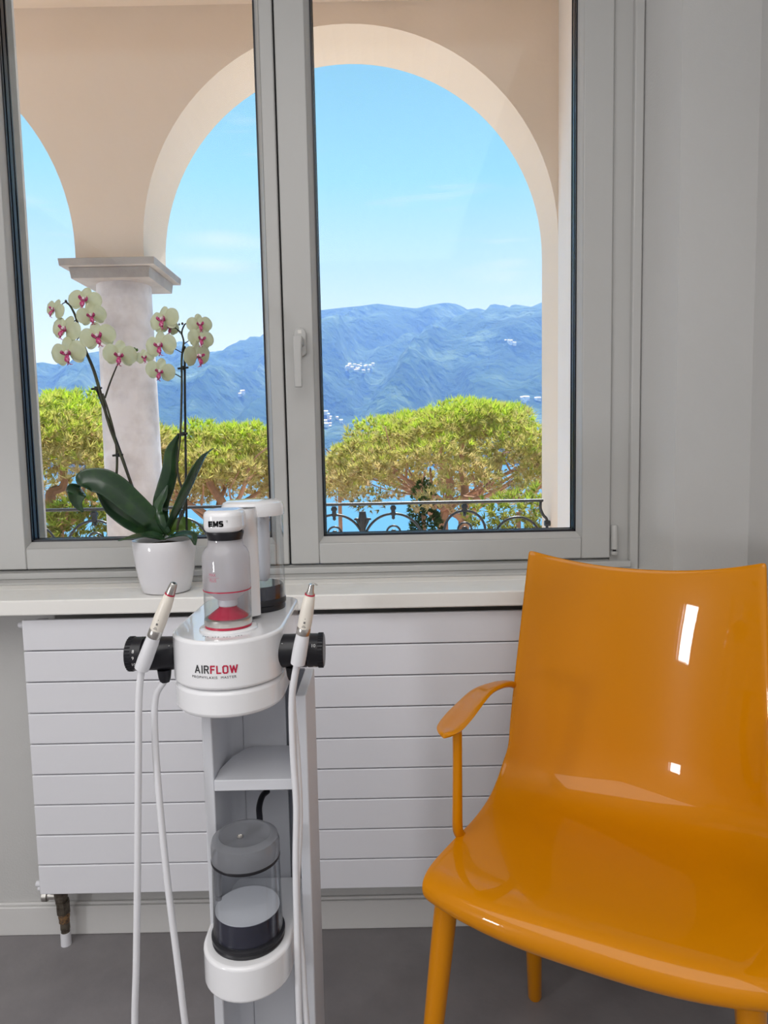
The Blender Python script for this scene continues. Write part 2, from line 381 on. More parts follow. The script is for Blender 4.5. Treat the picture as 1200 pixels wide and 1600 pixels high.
# sill board
b = MB().box(OX0-.15, .634, 1.43, WY, .771, .803); b.box(OX0, .612, WY, 1.67, .771, .803)
struct(b.build('trim_1', M['sill'], bevel=.003), 'white window sill board the orchid stands on', 'window sill')

# ------------------------------------------------------------------ radiator
rad = thing('radiator', 'white flat-panel radiator of nine horizontal slats under the window', 'radiator', (0, 1.46, .1))
ztop, pit = .757, .0671
for k in range(9):
    z1 = ztop-k*pit
    MB().box(-.7575, .70, 1.450, 1.461, z1-pit+.0022, z1).build('slat', M['rad'], rad, bevel=.0022, seg=3)
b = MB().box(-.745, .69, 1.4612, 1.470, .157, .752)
b.build('back_plate', M['dark'], rad, smooth=False)['label'] = 'steel behind the slats, its shadow painted dark'  # near-black colour paints the shade seen between the slats
b = MB()
for i in range(58):
    x = -.735+i*.0245; b.box(x, x+.003, 1.4702, 1.515, .17, .735)
b.build('convector_fin', M['rad'], rad, smooth=False).__setitem__('kind', 'stuff')
for x in (-.7575, .676): MB().box(x, x+.024, 1.4615, 1.52, .156, .745).build('side_header', M['rad'], rad, bevel=.002)
for x in (-.5, .45):
    for z in (.25, .60): MB().box(x, x+.03, 1.515, WY-.001, z, z+.04).build('wall_bracket', M['rad'], rad)
# bleed plugs on the left edge
for z in (.741, .163):
    b = MB().lathe([(0, -.020), (.006, -.020), (.007, -.016), (.007, -.008), (.0045, -.006), (.0045, 0), (0, 0)], (-.7575, 1.478, z), 16, axis='X')
    if z < .5: b.lathe([(0, -.012), (.006, -.012), (.006, -.004), (0, 0)], (-.7575-.004, 1.478, z-.010), 14, axis='X')
    b.build('bleed_valve', M['whitem'], rad)['label'] = 'white bleed plug'
# valve
vx, vy = -.740, 1.507
vz = MB().lathe([(0, .158), (.0165, .158), (.0165, .134), (.0145, .132), (.0145, .115), (.0125, .105), (.0125, .100), (0, .100)], (vx, vy, 0), 24)
vv = vz.build('valve_body', M['brass'], rad)
vz = MB().lathe([(0, 0), (.0085, 0), (.0085, -.022), (.0125, -.023), (.0125, -.033), (.008, -.036), (0, -.036)], (vx-.006, vy, .116), 20, axis='X')
vz.build('valve_cap', M['steel'], vv)
MB().lathe([(0, .104), (.0155, .104), (.0155, .077), (.013, .074), (0, .074)], (vx+.003, vy, 0), 6).build('hex_nut', M['brass'], vv)
MB().lathe([(0, .076), (.0115, .076), (.0125, .068), (.011, .060), (.0115, .054), (0, .052)], (vx+.004, vy, 0), 20).build('threaded_tail', M['corrode'], vv)
MB().lathe([(0, .054), (.010, .054), (.0105, .038), (.009, .034), (.010, .028), (0, .028)], (vx+.005, vy, 0), 20).build('pipe', M['brass'], vv)
MB().lathe([(0, .030), (.011, .030), (.0115, .0), (0, .0)], (vx+.005, vy, 0), 20).build('pipe_sleeve', M['whitem'], vv)

# ------------------------------------------------------------------ unseen fill lights added: window in the left wall, large ceiling panel
DY0, DY1, DZ0, DZ1 = -1.15, -.60, .50, 1.0
dr = thing('fill_window', 'added narrow window for fill light in the left wall, outside the picture', 'window', (RX0-.1, (DY0+DY1)/2, DZ0), kind='structure')  # added window, never in view, made to bring in fill light
b = MB()
for y in (DY0, DY1-.05): b.box(RX0-.10, RX0-.04, y, y+.05, DZ0, DZ1)
b.box(RX0-.10, RX0-.04, DY0, DY1, DZ0, DZ0+.05); b.box(RX0-.10, RX0-.04, DY0, DY1, DZ1-.05, DZ1)
b.build('window_frame', M['frame'], dr, smooth=False)
ld = bpy.data.lights.new('window_fill_light', 'AREA'); ld.shape = 'RECTANGLE'; ld.size = DZ1-DZ0-.1; ld.size_y = DY1-DY0-.1; ld.energy = WINDOW_FILL_POWER; ld.color = (.97, .97, 1)  # added area light behind the made-up opening
lo = bpy.data.objects.new('window_fill_light', ld); COL.objects.link(lo); lo.location = (RX0-.16, (DY0+DY1)/2, (DZ0+DZ1)/2); lo.rotation_euler = (0, -math.pi/2, 0)
lt = thing('ceiling_fill_panel', 'large added fill-light panel on the ceiling, above and behind the viewer', 'fill light', (-.8, -1.2, RZ-.05))  # added panel, never in view, brightens the room
b = MB()
for x0, x1, y0, y1 in ((-2.26, -2.2, -2.9, .5), (.6, .66, -2.9, .5), (-2.2, .6, -2.9, -2.84), (-2.2, .6, .44, .5)): b.box(x0, x1, y0, y1, RZ-.05, RZ)
b.build('panel_rim', M['fillm'], lt, smooth=False)
ld = bpy.data.lights.new('panel_fill_light', 'AREA'); ld.shape = 'RECTANGLE'; ld.size = 2.8; ld.size_y = 3.28; ld.energy = CEIL_FILL_POWER; ld.color = (1, .985, .97)
lo = bpy.data.objects.new('panel_fill_light', ld); COL.objects.link(lo); lo.parent = lt; lo.location = (0, 0, .02)

# ================================================================== LOGGIA
AY0, AY1 = 3.30, 3.63
AR, AS = .935, 2.02
def arcade():
    b = MB()
    z1 = 3.30
    centres = [-2.304-2.179, -2.304, -.125]
    segs = []
    xs = []
    # outline of the wall face as quads strips above each arch
    def strip(pts):      # pts (x, zlow) left to right
        for (xa, za), (xb, zb) in zip(pts, pts[1:]):
            b.add([(xa, AY0, za), (xb, AY0, zb), (xb, AY0, z1), (xa, AY0, z1), (xa, AY1, za), (xb, AY1, zb), (xb, AY1, z1), (xa, AY1, z1)],
                  [(0, 1, 2, 3), (7, 6, 5, 4), (0, 4, 5, 1)])
    for c in centres:
        n = 48
        strip([(c-AR*math.cos(math.pi*i/n), AS+AR*math.sin(math.pi*i/n)) for i in range(n+1)])
    base = 1.967
    for a, c in ((centres[0]+AR, centres[1]-AR), (centres[1]+AR, centres[2]-AR)):
        b.add([(a, AY0, base), (c, AY0, base), (c, AY0, z1), (a, AY0, z1), (a, AY1, base), (c, AY1, base), (c, AY1, z1), (a, AY1, z1)],
              [(0, 1, 2, 3), (7, 6, 5, 4), (0, 4, 5, 1), (0, 3, 7, 4), (1, 5, 6, 2)])
    b.box(centres[2]+AR, 1.3, AY0, AY1, -.12, z1)
    return b
ob = arcade().build('wall_arcade', M['plaster'], smooth=True, angle=30)
struct(ob, 'beige plaster arcade wall with round arches outside the window', 'arcade')
b = MB().box(.81, 1.3, 2.05, AY0, -.12, 3.3)
struct(b.build('wall_loggia_right', M['plasterw'], smooth=False), 'pale plaster side wall closing the loggia on the right', 'wall')
b = MB().box(-6, 1.3, 2.05, AY1+.05, -.35, -.12)
struct(b.build('floor_loggia', M['paving'], smooth=False), 'paved floor of the loggia outside the window', 'floor')
b = MB().box(-6, 1.3, 2.05, AY0, 3.045, 3.3)
struct(b.build('ceiling_loggia', M['plaster'], smooth=False), 'plaster ceiling of the loggia above the arches', 'ceiling')
# house wall facing the loggia, roof
b = MB(); b.box(-6, RX0-.2, 1.85, 2.05, -.35, 3.3); b.box(RX0-.2, OX0+.065, 2.0505, 2.062, -.12, 3.045); b.box(.62, .81, 2.0505, 2.062, -.12, 3.045); b.box(OX0+.065, .62, 2.0505, 2.062, 2.50, 3.045); b.box(OX0+.065, .62, 2.0505, 2.062, -.12, .76)
struct(b.build('wall_house', M['plasterw'], smooth=False), 'pale outside wall of the house facing the arches', 'wall')
b = MB().box(-6.2, 1.5, -3.4, 3.9, 3.3, 3.5)
struct(b.build('ceiling_roof', M['plaster'], smooth=False), 'flat roof slab over house and loggia', 'roof')
b = MB().box(OX0, .66, 1.76, 2.10, .742, .7695)
struct(b.build('trim_2', M['stone'], smooth=False), 'outer stone sill below the window', 'window sill')

# column
cx, cy = -1.2145, 3.465
def capital_box(b, w, z0, z1, tap=0):
    x0, x1, y0, y1 = cx-w, cx+w, cy-w, cy+w; t = tap
    b.add([(x0+t,y0+t,z0),(x1-t,y0+t,z0),(x1-t,y1-t,z0),(x0+t,y1-t,z0),(x0,y0,z1),(x1,y0,z1),(x1,y1,z1),(x0,y1,z1)],
          [(0,3,2,1),(4,5,6,7),(0,1,5,4),(1,2,6,5),(2,3,7,6),(3,0,4,7)])
col = thing('stone_column', 'round mottled grey stone column carrying the arches behind the orchid', 'column', (cx, cy, -.12))
b = MB().lathe([(0, -.12), (.142, -.12), (.142, 0), (.139, .3), (.132, .9), (.124, 1.9), (.124, 1.886), (0, 1.886)], (cx, cy, 0), 64)
b = MB().lathe([(0, -.02), (.140, -.02), (.139, .3), (.134, .9), (.124, 1.886), (0, 1.886)], (cx, cy, 0), 64)
b.build('shaft', M['stone2'], col)
MB().box(cx-.19, cx+.19, cy-.19, cy+.19, -.12, -.02).build('plinth', M['stone'], col, bevel=.006)
b = MB(); capital_box(b, .182, 1.886, 1.934, .006)
cp = b.build('capital', M['stone'], col, bevel=.002)
b = MB(); capital_box(b, .215, 1.9345, 1.9665, .003)
b.build('abacus', M['stone'], cp, bevel=.002)

# wrought iron balustrade
RYY = 3.45
rail = thing('balcony_railing', 'black wrought-iron railing with hoops and leaf finials between the arches', 'railing', (-.1, RYY, -.12))
def ring(b, x, z, r, a0=0, a1=360, rad=.0055, n=28, y=RYY, dy=0):
    b.tube([(x+r*math.cos(math.radians(a0+(a1-a0)*i/n)), y+dy, z+r*math.sin(math.radians(a0+(a1-a0)*i/n))) for i in range(n+1)], rad, 8)
def rail_bay(x0, x1, arcs, finials, right_post):
    b = MB()
    b.add([], [])
    # hand bar, slightly rounded
    b.tube([(x0, RYY, .828), (x1, RYY, .828)], .013, 12, flat=.62)
    b.build('hand_bar', M['iron'], rail)
    b = MB().box(x0, x1, RYY-.006, RYY+.006, .02, .032)
    b.build('bottom_bar', M['iron'], rail)
    for (x, zt, r, inner) in arcs:
        b = MB(); zc = zt-r
        b.tube([(x-r, RYY, .032)]+[(x-r, RYY, zc-.05)]+[(x+r*math.cos(math.radians(180-180*i/28)), RYY, zc+r*math.sin(math.radians(180-180*i/28))) for i in range(29)]+[(x+r, RYY, zc-.05), (x+r, RYY, .032)], .0062, 8)
        b.build('hoop', M['iron'], rail)
        b = MB(); ring(b, x, zt-.092, .033, 0, 360, .005); ring(b, x, zt-.092, .010, 0, 360, .006, 14)
        b.lathe([(0, -.006), (.013, -.006), (.013, .006), (0, .006)], (x, RYY, zt-.092), 16, axis='Y')
        b.build('scroll_roundel', M['iron'], rail)
        if zt > .76:
            b = MB().box(x-.010, x+.010, RYY-.010, RYY+.010, zt-.009, .818); b.box(x-.014, x+.014, RYY-.014, RYY+.014, .798, .812)
            b.lathe([(0, zt-.030), (.008, zt-.024), (.008, zt-.012), (0, zt-.006)], (x, RYY, 0), 12)
            b.build('collar', M['iron'], rail, bevel=.001)
    for x in finials:
        b = MB()
        b.tube([(x, RYY, .032), (x, RYY, .69)], .010, 8)
        b.tube(smooth_path([(x, RYY, .68), (x, RYY, .72), (x, RYY, .76), (x, RYY, .79)], 4), lerp_list([.012, .016, .020, .016], 13), 10)
        b.tube(smooth_path([(x, RYY, .70), (x-.014, RYY, .735), (x-.028, RYY, .752), (x-.042, RYY, .752)], 5), lerp_list([.010, .013, .009, .003], 16), 8)
        b.tube(smooth_path([(x, RYY, .70), (x+.014, RYY, .735), (x+.028, RYY, .752), (x+.042, RYY, .752)], 5), lerp_list([.010, .013, .009, .003], 16), 8)
        b.build('leaf_finial', M['iron'], rail)['label'] = 'three-leaved forged finial'
    if right_post:
        b = MB().tube(smooth_path([(x1-.01, RYY, .828), (x1-.012, RYY, .79), (x1+.002, RYY, .755), (x1+.018, RYY, .735), (x1+.020, RYY, .69), (x1+.02, RYY, .4), (x1+.02, RYY, -.02)], 5), .007, 8)
        b.lathe([(0, -.016), (.014, -.016), (.014, .014), (0, .014)], (x1+.024, RYY, .715), 12, axis='X')
        b.build('end_post', M['iron'], rail)
X = lambda u, v: at(u, v, RYY).x
rail_bay(-1.075, .775, [(-.988, .775, .125, 1), (-.62, .775, .145, 1), (-.243, .777, .140, 1), (.045, .777, .145, 1), (.393, .785, .100, 1), (.650, .748, .113, 1)], [-.805, -.105], True)
rail_bay(-3.2, -1.352, [(-1.745, .772, .145, 1), (-1.412, .772, .142, 1), (-2.1, .772, .145, 1), (-2.45, .772, .145, 1)], [-1.93, -2.62], False)

# ================================================================== LANDSCAPE
def px_dir(u, v, Y): return at(u, v, Y)
# lake
b = MB().box(-16000, 16000, 60, 12000, -101, -100)
m_l = mat('lake_water', (.07, .26, .46), .25, spec=.5, bump=(.02, .2))
struct(b.build('lake', m_l, smooth=False), 'blue lake below the pines, seen through the branches', 'lake')
# garden slope
rows = []
for j in range(40):
    y = 4.5+j*3.2; rows.append([(x, y, -5.5-(y-4.5)*.55+noise.noise(Vector((x*.12, y*.12, 0)))*.9) for x in np.linspace(-70, 70, 60)])
b = MB().grid(rows)
m_g = mat('garden_ground', (.46, .37, .31), .9, var=(.4, (.38, .33, .25), .35, .7))
struct(b.build('garden_slope', m_g), 'dry sandy garden slope falling away under the pines', 'ground')

# far mountain range
crest_px = [(-400, 640), (-150, 655), (60, 640), (180, 625), (235, 603), (270, 585), (330, 556), (370, 538), (415, 525), (455, 507), (500, 494), (520, 491), (545, 487), (570, 484), (590, 480), (615, 485), (640, 489), (660, 483), (680, 479), (700, 482), (725, 485), (745, 481), (770, 488), (800, 490), (825, 482), (850, 471), (900, 450), (980, 430), (1200, 440), (1600, 470)]
YC = 8500.0
cxs = []; czs = []
for u, v in crest_px:
    p = at(u, v, YC); cxs.append(p.x); czs.append(p.z)
YS = 3600.0
nx, ny = 340, 150
rows = []
for j in range(ny+14):
    t = j/(ny-1); y = YS+(YC-YS)*t; row = []
    for i in range(nx):
        x = -9000+i*(18000/(nx-1))
        # ridges run down from the crest towards the shore, bending with noise
        wx = x + 700*noise.noise(Vector((x*.00045, y*.00045, 3.1))) + (YC-y)*.28*math.sin(x*.0009+1.0)
        c = float(np.interp(x*(.62+.38*min(t, 1)) if t < 1 else x, cxs, czs))+100
        rg = 1-abs(noise.noise(Vector((wx*.00085, y*.00022, 9.3))))*2
        rg2 = 1-abs(noise.noise(Vector((wx*.0021+4, y*.0007, 5.7))))*2
        rg3 = noise.fractal(Vector((x*.0032, y*.0032, 1.0)), 1.0, 2.1, 5)
        if t <= 1:
            prof = .04+.96*(t**.92)
            env = math.sin(math.pi*min(max(t, .0), 1))**.8
            z = c*prof + env*(rg*470-260) + env*(rg2*230-110) + (.12+env)*rg3*80
            z = min(z, c*(.10+.90*t)+60*(1-t)+ (230*env))
        else:
            z = c*(1-(t-1)*6)
        row.append((x, y, z-100 if t > 0 else -130))
    rows.append(row)
b = MB().grid(rows)
m_m = bpy.data.materials.new('mountain_forest'); m_m.use_nodes = True; nt = m_m.node_tree; bs = nt.nodes['Principled BSDF']; bs.inputs['Roughness'].default_value = .95; bs.inputs['Specular IOR Level'].default_value = .1
tc = N(nt, 'ShaderNodeTexCoord'); n1 = N(nt, 'ShaderNodeTexNoise'); n1.inputs['Scale'].default_value = .0022; n1.inputs['Detail'].default_value = 9; n1.inputs['Roughness'].default_value = .65
r1 = N(nt, 'ShaderNodeValToRGB'); r1.color_ramp.elements[0].position = .38; r1.color_ramp.elements[0].color = (.020, .052, .030, 1); r1.color_ramp.elements[1].position = .66; r1.color_ramp.elements[1].color = (.13, .19, .12, 1)
q = r1.color_ramp.elements.new(.54); q.color = (.04, .085, .045, 1)
n2 = N(nt, 'ShaderNodeTexNoise'); n2.inputs['Scale'].default_value = .012; n2.inputs['Detail'].default_value = 5
bp = N(nt, 'ShaderNodeBump'); bp.inputs['Strength'].default_value = 1; bp.inputs['Distance'].default_value = 60
nt.links.new(tc.outputs['Object'], n1.inputs['Vector']); nt.links.new(tc.outputs['Object'], n2.inputs['Vector']); nt.links.new(n1.outputs[0], r1.inputs[0]); nt.links.new(r1.outputs[0], bs.inputs['Base Color'])
nt.links.new(n2.outputs[0], bp.inputs['Height']); nt.links.new(bp.outputs[0], bs.inputs['Normal'])
mo = b.build('mountain_range', m_m); struct(mo, 'wooded blue mountain range across the lake', 'mountains')
MROWS = rows
def on_mountain(u, v):
    """first point of the range on the line of sight through (u, v)"""
    d = at(u, v, 1.0)-_C
    for k in range(2000):
        y = YS+k*3.0; p = _C+d*y
        i = (p.x+9000)/(18000/(nx-1)); j = (y-YS)/((YC-YS)/(ny-1))
        if j >= ny or i < 1 or i > nx-2: break
        if MROWS[int(j)][int(i)][2] > p.z: return p
    return None
# pale villages on the slopes
m_h = mat('village_wall', (.82, .74, .66), .8, var=(.05, (.62, .42, .32), .45, .6))
for nm, lab, cu, cv, su, sv, cnt in (('hillside_village', 'pale village high on the mountain left of centre', 562, 575, 22, 6, 26), ('hillside_village', 'small pale hamlet high on the mountain near the right arch edge', 797, 536, 8, 3, 9), ('hillside_village', 'tiny white hamlet halfway up the left mountain', 380, 615, 5, 2, 5), ('hillside_village', 'white buildings low on the mountain above the right pine', 828, 625, 14, 3, 10), ('hillside_village', 'row of lakeside houses just left of the round pine', 520, 655, 14, 14, 12)):
    root = None
    for k in range(cnt):
        p = on_mountain(cu+random.uniform(-su, su), cv+random.uniform(-sv, sv))
        if p is None: continue
        if root is None: root = thing(nm, lab, 'village', tuple(p))
        w = random.uniform(7, 13); h = random.uniform(6, 11)
        b = MB().box(p.x-w, p.x+w, p.y-w-8, p.y+w, p.z-14, p.z+h)
        b.add([(p.x-w-1, p.y-w-9, p.z+h), (p.x+w+1, p.y-w-9, p.z+h), (p.x+w+1, p.y+w+1, p.z+h), (p.x-w-1, p.y+w+1, p.z+h), (p.x-w, p.y-4, p.z+h+7), (p.x+w, p.y-4, p.z+h+7)], [(0, 1, 5, 4), (2, 3, 4, 5), (0, 4, 3), (1, 2, 5)])
        b.build('house', m_h, root, smooth=False)
# summer haze over the lake, a real volume
SC.cycles.volume_bounces = 2
b = MB().box(-14000, 14000, 900, 11500, -99, 1400)
hz = b.build('lake_haze', M['dark'], smooth=False)
m_z = bpy.data.materials.new('haze'); m_z.use_nodes = True; nt = m_z.node_tree; nt.nodes.clear()
o_ = N(nt, 'ShaderNodeOutputMaterial'); vs_ = N(nt, 'ShaderNodeVolumeScatter'); vs_.inputs['Color'].default_value = (.25, .42, 1.0, 1); vs_.inputs['Density'].default_value = 1.4e-4; vs_.inputs['Anisotropy'].default_value = 0.0
nt.links.new(vs_.outputs[0], o_.inputs['Volume']); hz.data.materials.clear(); hz.data.materials.append(m_z)
tag(hz, 'thin blue summer haze hanging over the lake', 'haze', kind='stuff')

# ------------------------------------------------------------------ trees
def leafmat(name, c1, c2, c3):
    m = bpy.data.materials.new(name); m.use_nodes = True; nt = m.node_tree; nt.nodes.clear()
    o = N(nt, 'ShaderNodeOutputMaterial'); d = N(nt, 'ShaderNodeBsdfPrincipled'); d.inputs['Roughness'].default_value = .6
    t = N(nt, 'ShaderNodeBsdfTranslucent'); x = N(nt, 'ShaderNodeMixShader'); x.inputs[0].default_value = .45
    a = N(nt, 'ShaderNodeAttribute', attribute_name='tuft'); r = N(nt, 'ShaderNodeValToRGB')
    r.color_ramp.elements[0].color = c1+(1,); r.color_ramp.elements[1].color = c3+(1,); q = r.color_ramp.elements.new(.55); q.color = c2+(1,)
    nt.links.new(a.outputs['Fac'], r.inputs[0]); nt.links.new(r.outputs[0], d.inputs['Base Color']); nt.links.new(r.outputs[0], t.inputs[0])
    nt.links.new(d.outputs[0], x.inputs[1]); nt.links.new(t.outputs[0], x.inputs[2]); nt.links.new(x.outputs[0], o.inputs[0]); return m
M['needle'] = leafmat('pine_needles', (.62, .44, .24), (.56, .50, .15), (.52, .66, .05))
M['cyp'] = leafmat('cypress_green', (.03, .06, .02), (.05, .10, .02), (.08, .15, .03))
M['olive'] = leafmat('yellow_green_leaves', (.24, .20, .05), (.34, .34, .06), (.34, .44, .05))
M['trunk'] = mat('pine_bark', (.52, .27, .18), .85, var=(2.5, (.32, .18, .13), .4, .65), bump=(6, .6))

def crown_mesh(lobes, density, tuft_len, blades, bw, seed, upfac=.5, low=-.5):
    zz_ = [l[2] for l in lobes]; za, zb = min(zz_), max(zz_)+.01
    """needle tufts over the shells of a set of lobes (cx, cy, cz, rx, ry, rz)"""
    rnd = np.random.RandomState(seed); V = []; F = []; A = []
    for (lx, ly, lz, rx, ry, rz) in lobes:
        area = (rx*rz+rx*ry+ry*rz); n = int(density*area)
        d = rnd.normal(size=(n, 3)); d /= np.linalg.norm(d, axis=1)[:, None]
        d = d[d[:, 2] > low]; rr = rnd.uniform(.80, 1.04, len(d))**.6
        for dd, q in zip(d, rr):
            p = np.array((lx, ly, lz))+dd*np.array((rx, ry, rz))*q
            nrm = dd/np.array((rx, ry, rz)); nrm /= np.linalg.norm(nrm); ax = nrm*.6+np.array((0, 0, upfac))+rnd.normal(0, .3, 3); ax /= np.linalg.norm(ax)
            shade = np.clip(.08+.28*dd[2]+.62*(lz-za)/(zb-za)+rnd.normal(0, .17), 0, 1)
            for k in range(blades):
                v = ax+rnd.normal(0, .55, 3); v /= np.linalg.norm(v); L = tuft_len*rnd.uniform(.6, 1.15)
                s = np.cross(v, rnd.normal(size=3)); s /= np.linalg.norm(s); i = len(V)
                V.append(p-s*bw*.5); V.append(p+s*bw*.5); V.append(p+v*L); F.append((i, i+1, i+2)); A.append(shade)
    return V, F, A
def foliage(lobes, density, tl, blades, bw, seed, mt, parent, name='foliage', upfac=.5, low=-.5):
    V, F, A = crown_mesh(lobes, density, tl, blades, bw, seed, upfac, low)
    me = bpy.data.meshes.new(name); o0 = Vector(parent['wloc']) if parent else Vector((0, 0, 0))
    me.from_pydata([(p[0]-o0.x, p[1]-o0.y, p[2]-o0.z) for p in V], [], F)
    at_ = me.attributes.new('tuft', 'FLOAT', 'FACE'); at_.data.foreach_set('value', A)
    me.materials.append(mt); o = bpy.data.objects.new(name, me); COL.objects.link(o); o.parent = parent; return o
def branchy(b, p0, p1, r0, r1, depth, rnd, targets=None, wob=.12):
    p0 = Vector(p0); p1 = Vector(p1); L = (p1-p0).length
    mid = [p0.lerp(p1, t)+Vector((rnd.uniform(-1, 1), rnd.uniform(-1, 1), rnd.uniform(-1, 1)))*L*wob*math.sin(math.pi*t) for t in (0, .3, .6, 1)]
    path = smooth_path(mid, 4); b.tube(path, lerp_list([r0, r1], len(path)), 7)
    if depth > 0:
        for k in range(3):
            t = rnd.uniform(.35, .95); s = path[int(t*(len(path)-1))]
            d = (p1-p0).normalized()+Vector((rnd.uniform(-1, 1), rnd.uniform(-.8, .8), rnd.uniform(-.2, .35)))*.8
            branchy(b, s, s+d.normalized()*L*rnd.uniform(.4, .65), r1*1.0, r1*.35, depth-1, rnd)
def crown_lobes(c, R, H, n, seed, lr=(.8, 1.5), gap=1.4):
    """lobes over a deep dome, left open at the foot where the trunks show"""
    rnd = random.Random(seed); L = []
    while len(L) < n:
        a = rnd.uniform(0, 2*math.pi); ph = math.asin(rnd.uniform(.02, 1)); r = rnd.uniform(*lr)*(1.0 if ph > .5 else .8); q = rnd.uniform(.86, 1.0)
        x, y, z = (R-r*.6)*math.cos(ph)**.8*math.cos(a)*q, (R-r*.6)*math.cos(ph)**.8*math.sin(a)*q, H*math.sin(ph)*q
        if abs(x) < gap*(1.6-z/H) and y < 0 and z < H*.42 and rnd.random() < .85: continue
        L.append((c[0]+x, c[1]+y, c[2]+z-r*.5, r, r, r*.6))
    return L
def pine(lab, trunk_uv, Y, R, top_v, H, seed, n, extra=(), trunks=2, lr=(.8, 1.5), dens=46):
    u, v = trunk_uv; c = at(u, v, Y); ztop = at(u, top_v, Y).z
    t = thing('umbrella_pine', lab, 'tree', (c.x, Y, -5.5-(Y-4.5)*.55))
    cz = ztop-H
    L = crown_lobes((c.x, Y, cz), R, H, n, seed, lr)+list(extra)
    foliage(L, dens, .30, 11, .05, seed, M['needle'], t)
    rnd = random.Random(seed+1); b = MB(); base = Vector((c.x-.3, Y, -5.6-(Y-4.5)*.55))
    for k in range(trunks):
        b0 = base+Vector((k*.9, k*.2, 0)); fork = Vector((c.x+(k-.3)*.9, Y-.2, cz-.9))
        pth = smooth_path([b0, b0.lerp(fork, .5)+Vector((.15*(-1)**k, 0, 0)), fork], 5)
        b.tube(pth, lerp_list([.30, .23], len(pth)), 10)
        for j in range(5):
            a = (j+.3)/5*2*math.pi+k; tgt = Vector((fork.x+math.cos(a)*R*.72, fork.y+math.sin(a)*R*.6, cz+H*rnd.uniform(.15, .45)))
            branchy(b, fork+Vector((0, 0, rnd.uniform(-.5, .6))), tgt, .14, .05, 1, rnd, wob=.09)
        branchy(b, fork, Vector((fork.x, fork.y, cz+H*.7)), .22, .08, 0, rnd)
    b.build('trunk', M['trunk'], t)
    return t
S = 30/1110
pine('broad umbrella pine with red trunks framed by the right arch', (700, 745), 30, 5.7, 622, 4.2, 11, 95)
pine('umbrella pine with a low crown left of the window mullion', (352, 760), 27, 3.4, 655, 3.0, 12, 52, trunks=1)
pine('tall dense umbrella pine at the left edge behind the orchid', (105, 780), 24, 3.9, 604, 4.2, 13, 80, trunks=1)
# lower trees
def bush(name, lab, u, v, Y, lobes, mt, seed, cat='tree', tl=.3, dens=40):
    c = at(u, v, Y); t = thing(name, lab, cat, (c.x, Y, -5.5-(Y-4.5)*.55))
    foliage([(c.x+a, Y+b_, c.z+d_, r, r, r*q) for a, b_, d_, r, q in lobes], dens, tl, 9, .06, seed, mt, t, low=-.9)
    b = MB().tube([(c.x, Y, -5.6-(Y-4.5)*.55), (c.x, Y, c.z)], [.2, .08], 8); b.build('trunk', M['trunk'], t)
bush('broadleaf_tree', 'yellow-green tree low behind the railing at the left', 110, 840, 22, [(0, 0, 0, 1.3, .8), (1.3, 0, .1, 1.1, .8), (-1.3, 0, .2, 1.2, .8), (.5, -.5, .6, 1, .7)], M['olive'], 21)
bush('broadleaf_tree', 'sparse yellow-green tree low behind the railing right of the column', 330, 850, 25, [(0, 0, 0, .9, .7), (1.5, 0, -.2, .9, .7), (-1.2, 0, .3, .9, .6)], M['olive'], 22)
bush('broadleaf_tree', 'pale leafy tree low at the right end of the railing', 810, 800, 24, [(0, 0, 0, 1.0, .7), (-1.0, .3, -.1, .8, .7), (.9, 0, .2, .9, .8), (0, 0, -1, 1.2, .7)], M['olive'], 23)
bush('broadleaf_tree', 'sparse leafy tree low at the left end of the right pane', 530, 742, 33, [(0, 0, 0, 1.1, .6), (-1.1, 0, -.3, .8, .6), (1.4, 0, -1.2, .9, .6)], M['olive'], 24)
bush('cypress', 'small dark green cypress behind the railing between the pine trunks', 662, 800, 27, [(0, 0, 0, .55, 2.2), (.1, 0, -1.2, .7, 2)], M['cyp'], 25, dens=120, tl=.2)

# ================================================================== CHAIR
TH = math.radians(28.5)
chair = thing('armchair', 'glossy amber-yellow plastic armchair with curved shell at the right', 'chair', (.25, .88, 0), rotz=-TH)
# stations along the middle of the shell: y, z, half width, side offset y, side offset z
ST = [(.020, .405, .212, .050, .006), (.006, .412, .232, .042, .005), (-.001, .424, .241, .034, .000), (.003, .438, .245, .028, -.002), (.020, .447, .247, .022, -.003),
      (.060, .449, .246, .010, .0), (.12, .445, .239, .004, .010), (.20, .439, .231, -.004, .020), (.28, .433, .230, -.012, .032),
      (.345, .437, .230, -.030, .046), (.390, .462, .227, -.052, .046), (.414, .510, .220, -.066, .030), (.427, .57, .219, -.070, .014),
      (.439, .65, .216, -.066, .006), (.450, .74, .211, -.056, .010), (.459, .82, .206, -.044, .022), (.466, .868, .203, -.038, .031)]
def shell_rows(nu=33, k=5):
    pts = [np.array(s) for s in ST]; P = [2*pts[0]-pts[1]]+pts+[2*pts[-1]-pts[-2]]; S2 = []
    for i in range(1, len(P)-2):
        a, b_, c, d = P[i-1:i+3]
        for j in range(k):
            t = j/k; S2.append(.5*((2*b_)+(c-a)*t+(2*a-5*b_+4*c-d)*t*t+(3*b_-a-3*c+d)*t**3))
    S2.append(P[-2]); rows = []
    for si, (y, z, w, dy, dz) in enumerate(S2):
        r = []
        for i in range(nu):
            u = -1+2*i/(nu-1); a = abs(u)
            # front corners round off in plan, back sides sweep forward
            pw = 2.2 if dy < 0 else 3.2
            r.append((u*w, y+dy*a**pw, z+dz*a**2.2))
        rows.append(r)
    return rows
SHR = shell_rows()
b = MB().grid(SHR)
b.build('seat_shell', M['chair'], chair, local=True, solid=.009, off=-1, bevel=.0035, seg=3, angle=60, sub=1)
